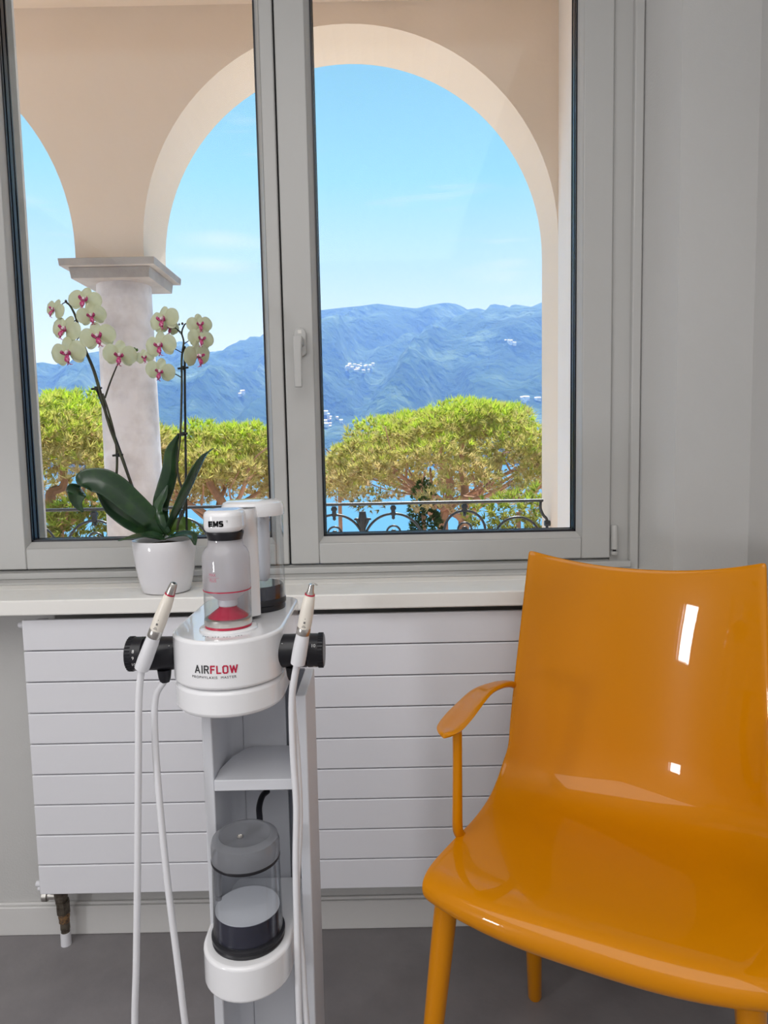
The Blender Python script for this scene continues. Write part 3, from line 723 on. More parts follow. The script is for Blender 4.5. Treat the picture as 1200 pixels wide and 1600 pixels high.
def leg(top, bot, r0=.0185, r1=.0135):
    p0 = Vector(top); p1 = Vector(bot); pth = [p0.lerp(p1, t) for t in (0, .3, .6, .985, 1)]
    b = MB().tube(pth, [r0, r0*.97, (r0+r1)/2, r1, r1*.8], 24, up=(1, 0, 0))
    g = b.build('leg', M['chair'], chair, local=True)
    MB().tube([p1+Vector((0, 0, .004)), p1], r1*.75, 16, up=(1, 0, 0)).build('foot_glide', M['whitem'], g, local=True)
LEGS = [((-.224, .078, .428), (-.262, .045, .0)), ((.195, .080, .428), (.215, .045, .0)), ((-.170, .335, .425), (-.184, .405, .0)), ((.175, .335, .425), (.192, .405, .0))]
for a, c in LEGS: leg(a, c)
# under-seat rib frame
b = MB()
b.tube([(-.185, .085, .425), (.185, .085, .425)], .012, 10); b.tube([(-.165, .335, .42), (.165, .335, .42)], .012, 10)
b.tube([(-.185, .085, .425), (-.165, .335, .42)], .012, 10); b.tube([(.185, .085, .425), (.165, .335, .42)], .012, 10)
b.build('under_frame', M['chair'], chair, local=True)
def arm(sx):
    # paddle rail from the back edge forward, swelling into a flat pad
    cpts = [(-.214*sx, .372, .648), (-.217*sx, .345, .658), (-.222*sx, .300, .668), (-.228*sx, .24, .674), (-.230*sx, .17, .668), (-.231*sx, .11, .660), (-.230*sx, .078, .656)]
    pth = smooth_path(cpts, 10); m0 = len(pth)-1; pth = [pth[min(int(q*m0), m0-1)].lerp(pth[min(int(q*m0), m0-1)+1], q*m0-min(int(q*m0), m0-1)) for q in 1-(1-np.linspace(0, 1, 44))**1.7]; n = len(pth); tq = 1-(1-np.linspace(0, 1, 44))**1.7
    wid = [w_*math.sqrt(max(.004, 1-max(0, (q-.72)/.28)**2.0)) for q, w_ in zip(tq, np.interp(tq, np.linspace(0, 1, 8), [.0065, .008, .012, .0165, .0205, .0235, .0245, .0245]))]; thk = lerp_list([.0075, .0075, .0068, .0062, .0060, .0058, .0045], n)
    rows = []
    for i, p in enumerate(pth):
        r = []
        for k in range(17):
            t = 2*math.pi*k/16; ct, st = math.cos(t), math.sin(t)
            dish = -.004*(1-abs(ct))*(1 if st > 0 else 0)*min(1, wid[i]/.02)
            r.append((p.x+ct*wid[i], p.y, p.z+st*thk[i]+dish))
        rows.append(r)
    b = MB().grid(rows); e0 = len(b.v); b.add(rows[0][:-1], [tuple(range(16))]); b.add(rows[-1][:-1], [tuple(range(16))])
    a = b.build('armrest', M['chair'], chair, local=True, angle=60)
    post = smooth_path([(-.226*sx, .122, .660), (-.227*sx, .124, .60), (-.2295*sx, .128, .53), (-.2325*sx, .134, .485), (-.2335*sx, .142, .466), (-.228*sx, .150, .455)], 6)
    MB().tube(post, lerp_list([.0078, .0075, .0080, .0085, .0085, .008], len(post)), 14).build('arm_post', M['chair'], a, local=True)
arm(1); arm(-1)

# ================================================================== TREATMENT CART
KX, HX0, HX1 = -.224, -.302, -.146
cart = thing('dental_cleaning_unit', 'white air-polishing cleaning unit on a column in front of the radiator', 'dental device', (-.205, 1.08, 0))
def plan(x0, x1, yf, ymid, yb, r, n=20, nc=6):
    """outline with an elliptical front, straight sides and rounded rear corners, counter-clockwise"""
    cx_ = (x0+x1)/2; a = (x1-x0)/2; P = []
    for i in range(n+1):
        t = math.pi+math.pi*i/n; P.append((cx_+a*math.cos(t), ymid+(ymid-yf)*math.sin(t)))
    for i in range(nc+1):
        t = math.pi/2*i/nc; P.append((x1-r+r*math.cos(t), yb-r+r*math.sin(t)))
    for i in range(nc+1):
        t = math.pi/2+math.pi/2*i/nc; P.append((x0+r+r*math.cos(t), yb-r+r*math.sin(t)))
    return P
HY0, HYM, HYB = .913, .996, 1.20
MB().prism(plan(HX0, HX1, HY0, HYM, HYB, .035), .7835, .850).build('head_upper', M['white'], cart, bevel=.0045, seg=4, angle=50)
MB().prism(plan(HX0+.0015, HX1-.0015, HY0+.0015, HYM, HYB-.001, .035), .7445, .7822).build('head_lower', M['white'], cart, bevel=.006, seg=3, angle=50)
# raised ring and printed touch arc
MB().lathe([(0, .850), (.0405, .850), (.0405, .8525), (.038, .854), (0, .854)], (-.2225, .985, 0), 48).build('bottle_seat', M['white'], cart)
b = MB()
for i in range(15):
    a = math.radians(238+i*4.6); r0 = .0485
    x, y = -.2225+r0*math.cos(a), .985+r0*math.sin(a)
    if i % 4 != 3: b.box(x-.0011, x+.0011, y-.0005, y+.0005, .8501, .8503)
b.build('printed_scale', M['blackink'], cart, smooth=False)
def on_head(z0, xs):
    def fn(x, y):
        X_ = xs+x; dx = (X_-KX)/((HX1-HX0)/2)
        return (X_, HYM-(HYM-HY0)*math.sqrt(max(0, 1-dx*dx))-.0004, z0+y)
    return fn
GLYPH = {'A': (.66, [[(0, 0), (.33, 1), (.66, 0)], [(.13, .30), (.53, .30)]]), 'I': (.06, [[(.03, 0), (.03, 1)]]),
 'R': (.58, [[(0, 0), (0, 1), (.38, 1), (.52, .90), (.54, .75), (.52, .60), (.38, .50), (0, .50)], [(.30, .50), (.56, 0)]]),
 'F': (.52, [[(0, 0), (0, 1), (.52, 1)], [(0, .52), (.44, .52)]]), 'L': (.50, [[(0, 1), (0, 0), (.50, 0)]]),
 'O': (.62, [[(.14, 0), (.48, 0), (.62, .14), (.62, .86), (.48, 1), (.14, 1), (0, .86), (0, .14), (.14, 0)]]),
 'W': (.92, [[(0, 1), (.22, 0), (.46, .92), (.70, 0), (.92, 1)]]), 'E': (.60, [[(.60, 0), (0, 0), (0, 1), (.60, 1)], [(0, .5), (.54, .5)]]),
 'M': (.86, [[(0, 0), (0, 1), (.43, .22), (.86, 1), (.86, 0)]]),
 'S': (.64, [[(0, .0), (.50, .0), (.64, .10), (.64, .40), (.52, .50), (.12, .50), (0, .60), (0, .90), (.14, 1), (.62, 1)]])}
def stroke_text(txt, x0, h, wscale, thick, gap, mt, parent, fn, label, slant=0.0):
    """block lettering of even strokes; returns where the next letter would start"""
    b = MB(); x = x0; hh = h-thick
    for ch in txt:
        w, strokes = GLYPH[ch]
        for st in strokes:
            P = [(x+thick/2+px*wscale*hh, thick/2+py*hh) for px, py in st]
            for (xa, ya), (xb, yb) in zip(P, P[1:]):
                L = math.hypot(xb-xa, yb-ya); tx, ty = (xb-xa)/L, (yb-ya)/L; e = thick*.42; n = max(1, int(L/.0012))
                for k in range(n):
                    a0 = -e if k == 0 else L*k/n; a1 = L+e if k == n-1 else L*(k+1)/n; q = []
                    for a, sg in ((a0, -1), (a1, -1), (a1, 1), (a0, 1)):
                        X_, Y_ = xa+tx*a-ty*sg*thick/2, ya+ty*a+tx*sg*thick/2; q.append(fn(X_+slant*Y_, Y_))
                    b.add(q, [(0, 1, 2, 3)])
        x += w*wscale*hh+thick+gap
    b.build('lettering', mt, parent, smooth=False)['label'] = label
    return x
nx_ = stroke_text('AIR', -.0260, .0112, 1.0, .0016, .0015, M['blackink'], cart, on_head(.8072, KX-.0050), 'black lettering AIR')
stroke_text('FLOW', nx_, .0112, 1.0, .0019, .0015, M['redink'], cart, on_head(.8072, KX-.0050), 'red lettering FLOW')
text_part('PROPHYLAXIS  MASTER', .0048, M['blackink'], cart, on_head(.8020, -.2295), 'lettering', bold=0, spacing=1.25, label='small black lettering PROPHYLAXIS MASTER', squeeze=.98)

# knobs left and right
def knob(x_in, x_out, ring_out):
    d = 1 if x_out > x_in else -1; L = abs(x_out-x_in); y, z = .990, .8145; r = .0240
    def seg(nm, a, b_, r0, r1, mt=M['black'], par=cart):
        p = [(0, a), (r0-.001, a), (r0, a+.001), (r1, b_-.001), (r1-.001, b_), (0, b_)]
        return MB().lathe([(q, h*d) for q, h in p], (x_in, y, z), 40, axis='X').build(nm, mt, par)
    k = seg('holder_sleeve', 0, L-.024, r*.98, r*.99)
    kk = seg('control_knob', L-.0232, L, r, r*.985)
    b = MB()
    for i in range(30):
        t = 2*math.pi*i/30; yy, zz = y+r*math.cos(t), z+r*math.sin(t); x0, x1 = sorted((x_in+d*(L-.008), x_in+d*(L-.001)))
        b.box(x0, x1, yy-.0007, yy+.0007, zz-.0007, zz+.0007)
    b.build('grip_rib', M['black'], kk, smooth=False)['kind'] = 'stuff'
    for i, tx in enumerate(('8', '9', '10', '0') if d < 0 else ('10', '0')):
        a0 = math.radians({-1: [158, 180, 203, 232], 1: [150, 236]}[d][i]); xc = x_in+d*(L-.0135)
        def fn(px_, py_, a0=a0, xc=xc):
            a = a0-py_/r
            return (xc+px_, y+(r+.0003)*math.cos(a), z+(r+.0003)*math.sin(a))
        text_part(tx, .0065, M['whiteink'], kk, fn, 'dial_number', label='white dial number '+tx)
    b = MB()
    for xo in (.006, .030):
        a = math.radians(140); b.lathe([(0, -.0003), (.0009, -.0003), (.0009, .0003), (0, .0003)], (x_in+d*xo, y+(r+.0001)*math.cos(a), z+(r+.0001)*math.sin(a)), 8)
    b.build('index_dot', M['whiteink'], k, smooth=False)
    # hose outlet
    ox = x_in+d*.018
    MB().lathe([(0, -.022), (.010, -.022), (.0085, -.034), (.0065, -.040), (0, -.040)], (ox, y-.006, z), 20).build('hose_outlet', M['black'], k)
    return ox
oxl = knob(HX0+.004, -.367, .02); oxr = knob(HX1-.006, -.089, .02)
# hoses
def hose(pts, name='hose', r=.0048, lab=None):
    o = MB().tube(smooth_path(pts, 8), r, 14).build(name, M['hose'], cart)
    if lab: o['label'] = lab
Q = lambda u, v, Y: tuple(at(u, v, Y))
g = 1.0
hl1 = [Q(222, 1040, .948), Q(217, 1090, .946), Q(216, 1200, .944), Q(215, 1350, .942), Q(213, 1500, .94), Q(211, 1620, .94)]
hl2 = [(oxl, .984, .777), Q(243, 1090, .975), Q(242, 1150, .965), Q(249, 1250, .955), Q(262, 1380, .95), Q(277, 1500, .945), Q(292, 1620, .94)]
e1, e2 = Vector(hl1[-1]), Vector(hl2[-1])
loop = [tuple(e1+Vector((.004, 0, -.12))), (e1.x+.03, .94, .075), ((e1.x+e2.x)/2+.02, .94, .05), (e2.x+.012, .94, .10), tuple(e2+Vector((.008, 0, -.08)))]
hose(hl1+loop+hl2[::-1], lab='white hose looping down at the left')
hr1 = [Q(466, 1030, .948), Q(460, 1060, .95), Q(456, 1100, .955), Q(458, 1180, .96), Q(463, 1260, .96), Q(462, 1350, .96), Q(464, 1450, .955), Q(468, 1600, .95)]
hr2 = [(oxr, .984, .777), Q(457, 1100, .972), Q(464, 1180, .968), Q(468, 1280, .965), Q(464, 1400, .962), Q(472, 1500, .96), Q(479, 1600, .955)]
e1, e2 = Vector(hr1[-1]), Vector(hr2[-1])
loop = [tuple(e1+Vector((.004, 0, -.12))), (e1.x+.005, .95, .075), ((e1.x+e2.x)/2+.010, .955, .05), (e2.x+.012, .955, .10), tuple(e2+Vector((.008, 0, -.08)))]
hose(hr1+loop+hr2[::-1], lab='white hose looping down at the right')
# handpieces resting on the holders (own things)
def handpiece(p0, p1, lab, bent):
    """p0 hose end, p1 tip"""
    a = Vector(p0); t = Vector(p1); L = (t-a).length; d = (t-a).normalized()
    h = thing('handpiece', lab, 'dental handpiece', tuple(a), group=None)
    def seg(nm, prof, mt, par):
        return MB().tube([a+d*(L*s) for s, r in prof], [r for s, r in prof], 20).build(nm, mt, par)
    seg('hose_socket', [(0, .0050), (.01, .0098), (.12, .0102), (.30, .0096), (.40, .0088)], M['hose'], h)
    rg = seg('steel_ring', [(.385, .0090), (.39, .0094), (.47, .0094), (.475, .0090)], M['steel'], h)
    gr = seg('grip', [(.475, .0092), (.60, .0094), (.75, .0086), (.865, .0070), (.87, .0066)], M['handp'], h)
    seg('red_band', [(.87, .0069), (.885, .0068)], M['red'], gr)
    if bent:
        seg('nozzle', [(.885, .0058), (.93, .0042), (1.0, .0034)], M['steel'], h)
        b = MB().tube(smooth_path([a+d*(L*.985), a+d*(L*1.01)+Vector((.002, 0, 0)), a+d*(L*.995)+Vector((.008, 0, -.0005))], 5), .0011, 8); b.build('insert_tip', M['steel'], h)
    else:
        seg('nozzle', [(.885, .0064), (.95, .0056), (.99, .0048), (1.0, .0040)], M['steel'], h)
        seg('nozzle_mouth', [(1.0, .0022), (1.004, .0020)], M['black'], h)
    # small grey print on the grip
    side = Vector((d.z, 0, -d.x)).normalized(); nrm = Vector((0, -1, 0)); nrm = (nrm-d*nrm.dot(d)).normalized(); b = MB()
    for i, (s0, w, hgt) in enumerate(((.50, .0052, .0007), (.515, .0034, .0007), (.545, .0024, .0030), (.60, .0010, .0010))):
        c = a+d*(L*s0)+nrm*.0096
        vs = [c-side*w/2, c+side*w/2, c+side*w/2+d*hgt, c-side*w/2+d*hgt]
        b.add([tuple(v) for v in vs], [(0, 1, 2, 3)])
    b.build('grey_print', mat_grey, gr, smooth=False)
mat_grey = mat('grey_print', (.16, .15, .15), .5)
handpiece(Q(221, 1046, .946), Q(272, 911, .930), 'ivory handpiece with straight steel nozzle leaning on the left knob', False)
handpiece(Q(465, 1038, .946), Q(487, 913, .930), 'slim ivory handpiece with thin hooked tip leaning on the right knob', True)

# column under the head
CZ0, CZ1 = .055, .7445
b = MB()
b.prism([(-.2715, 1.0), (-.2565, 1.0), (-.2565, 1.09), (-.250, 1.108), (-.236, 1.118), (-.236, 1.13), (-.2715, 1.13)], CZ0, CZ1)
b.build('column_side', M['whitesteel'], cart, bevel=.002)['label'] = 'left flank of the column'
b = MB().box(-.1335, -.1185, 1.0, 1.13, CZ0, CZ1); b.build('column_side', M['whitesteel'], cart, bevel=.002)['label'] = 'right flank of the column'
MB().box(-.2358, -.166, 1.118, 1.13, CZ0, CZ1).build('column_back', M['whitesteel'], cart, bevel=.001)
MB().box(-.1655, -.134, 1.124, 1.13, CZ0, CZ1).build('shadow_slot', mat('shadow_grey', (.20, .21, .24), .6), cart, smooth=False)  # grey strip holds the shade of the slot in its colour
# shelf with rounded rear left corner
b = MB(); P = [(-.2562, .998), (-.1338, .998), (-.1338, 1.117), (-.218, 1.117), (-.232, 1.107), (-.246, 1.08), (-.2562, 1.035)]
b.prism(P, .604, .6205); b.build('shelf', M['whitesteel'], cart, bevel=.0012)
# bottle tray
b = MB()
tp = plan(-.2725, -.1455, .905, .972, 1.115, .01)
b.prism(tp, .346, .398)
tr = b.build('bottle_tray', M['white'], cart, bevel=.005, seg=4, angle=50)
MB().box(-.1475, -.1336, 1.0, 1.115, .346, .397).build('tray_bracket', M['white'], tr, bevel=.002)
# foot with casters
ft = MB().prism(plan(-.262, -.128, .95, .99, 1.13, .02), .055, .085).build('foot_plate', M['white'], cart, bevel=.006, seg=3)
for x, y in ((-.245, 1.0), (-.145, 1.0), (-.245, 1.10), (-.145, 1.10)):
    MB().lathe([(0, -.010), (.024, -.010), (.026, -.005), (.026, .005), (.024, .010), (0, .010)], (x, y, .026), 24, axis='X').build('caster', M['black'], ft)
# black air cable
MB().tube(smooth_path([Q(418, 1236, 1.10), Q(410, 1244, 1.085), Q(405, 1262, 1.06), Q(405, 1290, 1.03), (-.206, .985, .545)], 6), .0048, 10).build('air_cable', M['black'], cart)
MB().lathe([(0, .590), (.010, .590), (.012, .604), (0, .604)], (Q(418, 1236, 1.10)[0], 1.10, 0), 16).build('cable_gland', M['black'], cart)

# ---- powder bottle on the head
px_, py_ = -.2225, .985
pb = thing('powder_bottle', 'clear and frosted powder bottle with white cap on the front of the unit', 'bottle', (px_, py_, .854))
MB().lathe([(0, .8545), (.0325, .8545), (.0325, .8575), (0, .8575)], (px_, py_, 0), 48).build('red_base_ring', M['red'], pb)
MB().lathe([(0, .8577), (.0325, .8577), (.0332, .859), (.0332, .8665), (.031, .8675), (0, .8675)], (px_, py_, 0), 48).build('steel_foot', M['steel'], pb)
MB().lathe([(0, .8677), (.028, .8677), (.024, .872), (.013, .880), (.011, .885), (0, .885)], (px_, py_, 0), 40).build('red_cone', M['red'], pb)
MB().lathe([(.0328, .868), (.0330, .906), (.0322, .9062), (.0320, .868), (.0328, .868)], (px_, py_, 0), 48).build('clear_skirt', M['clear'], pb)
fn_ = MB().lathe([(.0318, .908), (.028, .904), (.015, .893), (.0135, .892), (.0135, .884), (.0115, .882), (.0115, .880), (0, .880)], (px_, py_, 0), 40).build('funnel', M['whitem'], pb); fn_['label'] = 'translucent white funnel'
MB().lathe([(0, .9062), (.0333, .9062), (.0333, .9075), (0, .9075)], (px_, py_, 0), 48).build('red_seam', M['red'], pb)
bd = MB().lathe([(0, .9078), (.0328, .9078), (.0332, .912), (.0332, .948), (.0322, .957), (.0290, .964), (.0248, .968), (.0238, .974), (.0238, .977), (0, .977)], (px_, py_, 0), 56).build('bottle_body', M['frost'], pb)
bd['label'] = 'frosted white plastic body'
def on_bottle(z0, ang, r):
    def fn(x, y):
        a = ang+x/r; return (px_+r*math.cos(a), py_+r*math.sin(a), z0+y)
    return fn
text_part('MAX', .0062, mat('pale_red_ink', (.60, .15, .22), .5), bd, on_bottle(.9315, math.radians(248), .0337), 'fill_mark', squeeze=.8)
text_part('PLUS', .0062, bpy.data.materials['pale_red_ink'], bd, on_bottle(.9240, math.radians(249), .0337), 'fill_mark', squeeze=.8)
b = MB()
for i in range(10):
    f_ = on_bottle(.9277, math.radians(248), .0337); x = -.008+i*.0018
    b.add([f_(x, -.00015), f_(x+.0018, -.00015), f_(x+.0018, .00015), f_(x, .00015)], [(0, 1, 2, 3)])
b.build('fill_line', bpy.data.materials['pale_red_ink'], bd, smooth=False)
MB().lathe([(0, .9745), (.0232, .9745), (.0245, .980), (.0262, .986), (.0262, .988), (0, .988)], (px_, py_, 0), 48).build('black_collar', M['black'], pb)
# cap with a bridge running back and down to the head
def rounded(x0, x1, y0, y1, r, n=6):
    P = []
    for cx_, cy_, a0 in ((x1-r, y0+r, -90), (x1-r, y1-r, 0), (x0+r, y1-r, 90), (x0+r, y0+r, 180)):
        for i in range(n+1):
            a = math.radians(a0+90*i/n); P.append((cx_+r*math.cos(a), cy_+r*math.sin(a)))
    return P
cpb = MB().prism(rounded(px_-.0275, px_+.0265, py_-.0275, py_+.040, .022), .9875, 1.0185).build('cap', M['white'], pb, bevel=.008, seg=4, angle=50)
rows = []
for i, (z, y0, y1) in enumerate(((1.0165, .020, .056), (1.010, .018, .064), (1.0, .020, .067), (.985, .036, .067), (.97, .042, .066), (.93, .046, .066), (.88, .046, .066), (.8555, .046, .066))):
    rows.append([(px_-.012, py_+y0, z), (px_+.024, py_+y0-.004, z), (px_+.034, py_+y0+.006, z), (px_+.036, py_+(y0+y1)/2, z), (px_+.034, py_+y1, z), (px_-.012, py_+y1, z), (px_-.012, py_+y0, z)])
MB().grid(rows).build('cap_bridge', M['white'], pb, smooth=True, angle=50)
def fn_ems(x, y): return (px_-.006+x, py_-.0279, 1.0010+y)
stroke_text('EMS', -.0098, .0082, .98, .0023, .0006, M['blackink'], cpb, lambda x, y: fn_ems(x, y-.0041), 'bold black lettering EMS')
b = MB(); x0, z0 = px_+.0085, 1.0035
for (a, c, e_, f_) in ((0, .002, 0, .0003), (0, .002, .0017, .002), (0, .0003, 0, .002), (.0017, .002, 0, .002)):
    b.box(x0+a, x0+c, py_-.0280, py_-.0278, z0+e_, z0+f_)
b.build('small_square_mark', M['blackink'], cpb, smooth=False)

# ---- water bottle behind it
wx_, wy_ = -.2065, 1.115
wb = thing('water_bottle', 'clear graduated water bottle with white lid and black base on the rear of the unit', 'bottle', (wx_, wy_, .85))
MB().lathe([(0, .8505), (.046, .8505), (.0465, .854), (.0455, .858), (.0475, .860), (.0475, .866), (.046, .868), (0, .868)], (wx_, wy_, 0), 56).build('base_ring', M['black'], wb)
MB().lathe([(0, .8685), (.0445, .8685), (.0445, .886), (.042, .889), (0, .889)], (wx_, wy_, 0), 56).build('dark_base', M['darkw'], wb)
gb = MB().lathe([(.0467, .868), (.0467, .998), (.0459, .998), (.0459, .868), (.0467, .868)], (wx_, wy_, 0), 64).build('clear_body', M['clear'], wb)
MB().lathe([(0, .984), (.0452, .984), (.0453, .986), (.0452, .988), (0, .988)], (wx_, wy_, 0), 56).build('water_line', M['smoke'], wb) if False else None
MB().lathe([(0, .9985), (.0485, .9985), (.0490, 1.002), (.0488, 1.011), (.046, 1.018), (.039, 1.0215), (0, 1.0225)], (wx_, wy_, 0), 64).build('lid', M['white'], wb)
MB().lathe([(0, .897), (.005, .895), (.009, .900), (.0105, .92), (.0115, .985), (.0115, .998), (0, .998)], (wx_+.016, wy_-.012, 0), 24).build('inner_tube', M['whitem'], wb)
for i, (tx, z) in enumerate((('700', .8965), ('600', .9115), ('500', .9265), ('400', .9405), ('300', .9560), ('200', .9715), ('100', .9870))):
    def fn(x, y, z=z):
        a = math.radians(263)-x/.047; return (wx_+.0470*math.cos(a), wy_+.0470*math.sin(a), z-y)
    text_part(tx, .0048, M['blackink'], gb, fn, 'scale_number', label='upside-down scale number '+tx)

# ---- bottle in the lower tray
bx_, by_ = -.2085, .972
lb = thing('waste_bottle', 'smoky-lidded clear bottle with black foot standing in the lower tray', 'bottle', (bx_, by_, .398))
MB().lathe([(0, .3982), (.0515, .3982), (.0520, .4005), (.0505, .403), (.0525, .405), (.0525, .409), (.049, .411), (0, .411)], (bx_, by_, 0), 56).build('base_ring', M['black'], lb)
MB().lathe([(0, .411), (.0470, .411), (.0475, .43), (.0470, .4435), (0, .4435)], (bx_, by_, 0), 56).build('dark_filter', M['darkw'], lb)
MB().lathe([(0, .4437), (.0462, .4437), (.0462, .4445), (0, .4445)], (bx_, by_, 0), 56).build('liquid_sheen_disc', M['whitesteel'], lb)  # pale disc stands in for light reflected off the liquid surface
MB().lathe([(.0495, .411), (.0480, .520), (.0472, .520), (.0487, .411), (.0495, .411)], (bx_, by_, 0), 64).build('clear_body', M['clear'], lb)
lid = MB().lathe([(.0477, .5185), (.0486, .5205), (.0486, .541), (.0465, .549), (.040, .5535), (.0365, .5535), (.033, .5505), (0, .5500)], (bx_, by_, 0), 64).build('lid', M['smoke'], lb)
MB().lathe([(.0486, .5180), (.0490, .5190), (.0490, .5215), (.0486, .5225)], (bx_, by_, 0), 64).build('lid_rim', M['black'], lid)
MB().lathe([(0, .5502), (.0042, .5502), (.0046, .552), (.0030, .5530), (.0022, .551), (0, .5508)], (bx_-.006, by_-.004, 0), 20).build('lid_port', M['steel'], lid)
MB().tube([(bx_-.037, by_-.018, .512), (bx_-.037, by_-.018, .474)], .0055, 12).build('float_gauge', M['smoke'], lb)
MB().lathe([(0, .466), (.0045, .466), (.0052, .470), (0, .473)], (bx_-.037, by_-.018, 0), 14).build('gauge_float', M['smoke'], lb)

# ================================================================== ORCHID
ox, oy = -.468, 1.500
orc = thing('potted_orchid', 'white moth orchid with magenta lips in a white glazed pot on the sill', 'potted plant', (ox, oy, .803))
MB().lathe([(0, .8035), (.044, .8035), (.050, .8065), (.056, .832), (.0615, .862), (.0648, .892), (.0660, .9130), (.0650, .9150), (.0630, .9140), (.0615, .905), (.060, .893), (0, .890)], (ox, oy, 0), 64).build('pot', M['pot'], orc, angle=60)
rows = []
for j in range(9):
    rows.append([(ox+.061*j/8*math.cos(t), oy+.061*j/8*math.sin(t), .902+.006*noise.noise(Vector((j*.9, t*2, 0)))) for t in np.linspace(0, 2*math.pi, 33)])
MB().grid(rows).build('bark_chips', M['bark'], orc)['label'] = 'dark bark substrate'
def leaf(pts, widths, side, mt=None, fold=.25, lab=None, solid=.0022):
    pth = smooth_path([Q(*p) if len(p) == 3 and p[0] > 3 else p for p in pts], 7); n = len(pth); w = lerp_list(widths, n)
    sides = side if isinstance(side, list) else [side, side]; rows = []
    for i, p in enumerate(pth):
        t = i/(n-1)*(len(sides)-1); k = min(int(t), len(sides)-2); s = Vector(sides[k]).lerp(Vector(sides[k+1]), t-k)
        T = (pth[min(i+1, n-1)]-pth[max(i-1, 0)]).normalized(); s = (s-T*s.dot(T)).normalized(); nn = s.cross(T)
        if nn.z < 0: nn = -nn
        rows.append([p+s*(u*w[i]/2)+nn*(fold*w[i]/2*(abs(u)**1.5)) for u in (-1, -.75, -.5, -.25, -.08, 0, .08, .25, .5, .75, 1)])
    o = MB().grid(rows).build('leaf', mt or M['leaf'], orc, angle=80, solid=solid, off=0, sub=1)
    if lab: o['label'] = lab
leaf([(256, 834, 1.50), (236, 812, 1.485), (205, 785, 1.47), (170, 757, 1.455), (140, 752, 1.445), (122, 765, 1.435), (120, 785, 1.432), (130, 800, 1.435)],
     [.022, .040, .050, .056, .054, .050, .042, .020, .004], [(.45, .25, .85), (.5, .35, .8), (.5, .5, .7), (.7, .5, .2)], lab='long arching leaf curling over at the left')
leaf([(256, 838, 1.50), (230, 829, 1.50), (200, 814, 1.49), (172, 794, 1.485), (150, 766, 1.48)], [.022, .034, .036, .028, .004], [(.4, .5, .75), (.4, .5, .75)], lab='grey-green leaf below the arching one')
leaf([(262, 832, 1.505), (252, 806, 1.50), (252, 785, 1.50), (259, 762, 1.50), (266, 735, 1.50), (269, 705, 1.50), (279, 678, 1.50)], [.018, .030, .034, .036, .034, .028, .004], [(.9, .35, .1), (.9, .35, -.1), (.8, .6, 0)], lab='upright leaf between the flower stems')
leaf([(263, 828, 1.495), (276, 800, 1.48), (292, 765, 1.468), (307, 733, 1.46), (320, 712, 1.455), (334, 700, 1.45)], [.018, .026, .028, .024, .016, .002], [(.7, .5, .5), (.7, .5, .5)], lab='slender leaf rising to the right')
leaf([(262, 834, 1.49), (250, 815, 1.487), (247, 795, 1.487), (256, 775, 1.49), (262, 758, 1.49)], [.018, .026, .028, .020, .004], [(.9, -.3, .1), (.9, -.3, .1)], lab='short leaf in the heart of the plant')
leaf([(264, 838, 1.50), (275, 826, 1.51), (288, 820, 1.52), (298, 826, 1.53)], [.020, .034, .036, .020], [(.2, .7, .65), (.2, .7, .65)], mt=M['leafp'], lab='light green young leaf at the right')
leaf([(256, 840, 1.485), (236, 838, 1.46), (212, 840, 1.445), (184, 845, 1.43)], [.020, .036, .032, .003], [(.1, 1, .15), (.1, 1, .15)], lab='flat leaf lying over the left rim')
leaf([(262, 840, 1.49), (284, 836, 1.46), (299, 838, 1.44), (305, 852, 1.432)], [.016, .030, .028, .004], [(.1, .9, .3), (.5, .8, .1)], lab='short leaf drooping over the right rim')
leaf([(258, 840, 1.50), (240, 828, 1.53), (222, 814, 1.55), (208, 806, 1.56)], [.016, .022, .020, .003], [(.3, .6, .7), (.3, .6, .7)], lab='narrow leaf behind the left leaves')
def twig(nm, pts, rad, mt=None):
    p = smooth_path([Q(*q) for q in pts], 7); return MB().tube(p, lerp_list(rad, len(p)), 9).build(nm, mt or M['stem'], orc)
YF = 1.50
s1_ = twig('flower_stem', [(252, 838, 1.50), (232, 822, 1.50), (222, 800, 1.50), (210, 770, 1.50), (190, 715, 1.50), (172, 668, 1.50), (158, 618, 1.50), (147, 580, 1.50), (134, 548, 1.50), (125, 522, 1.50), (119, 497, 1.50), (111, 480, 1.50), (104, 472, 1.50)], [.0032, .0030, .0028, .0028, .0032, .0034, .0030, .0028, .0022, .0016])
s2_ = twig('flower_stem', [(181, 755, 1.51), (183, 720, 1.51), (180, 685, 1.505), (170, 645, 1.50), (160, 615, 1.50)], [.0028, .0026, .0024, .0022, .0022])
twig('flower_stem', [(164, 622, 1.50), (172, 598, 1.495), (180, 578, 1.49), (186, 564, 1.485)], [.0020, .0018, .0015, .0013])
s3_ = twig('flower_stem', [(276, 836, 1.50), (279, 815, 1.495), (288, 795, 1.495), (287, 770, 1.50), (280, 750, 1.50), (277, 725, 1.50), (281, 690, 1.50), (283, 650, 1.50), (284, 600, 1.50), (284, 560, 1.50), (287, 535, 1.50), (284, 520, 1.50), (288, 508, 1.50), (292, 505, 1.50)], [.0028, .0026, .0026, .0024, .0022, .0022, .0020, .0016, .0012])
twig('support_stake', [(292, 836, 1.512), (291, 780, 1.51), (290, 700, 1.508), (289, 620, 1.506), (288.5, 541, 1.504)], [.0024, .0024], M['stake'])
twig('support_stake', [(228, 820, 1.506), (207, 760, 1.506), (188, 705, 1.506), (168, 652, 1.506), (150, 606, 1.506)], [.0024, .0024], M['stake'])
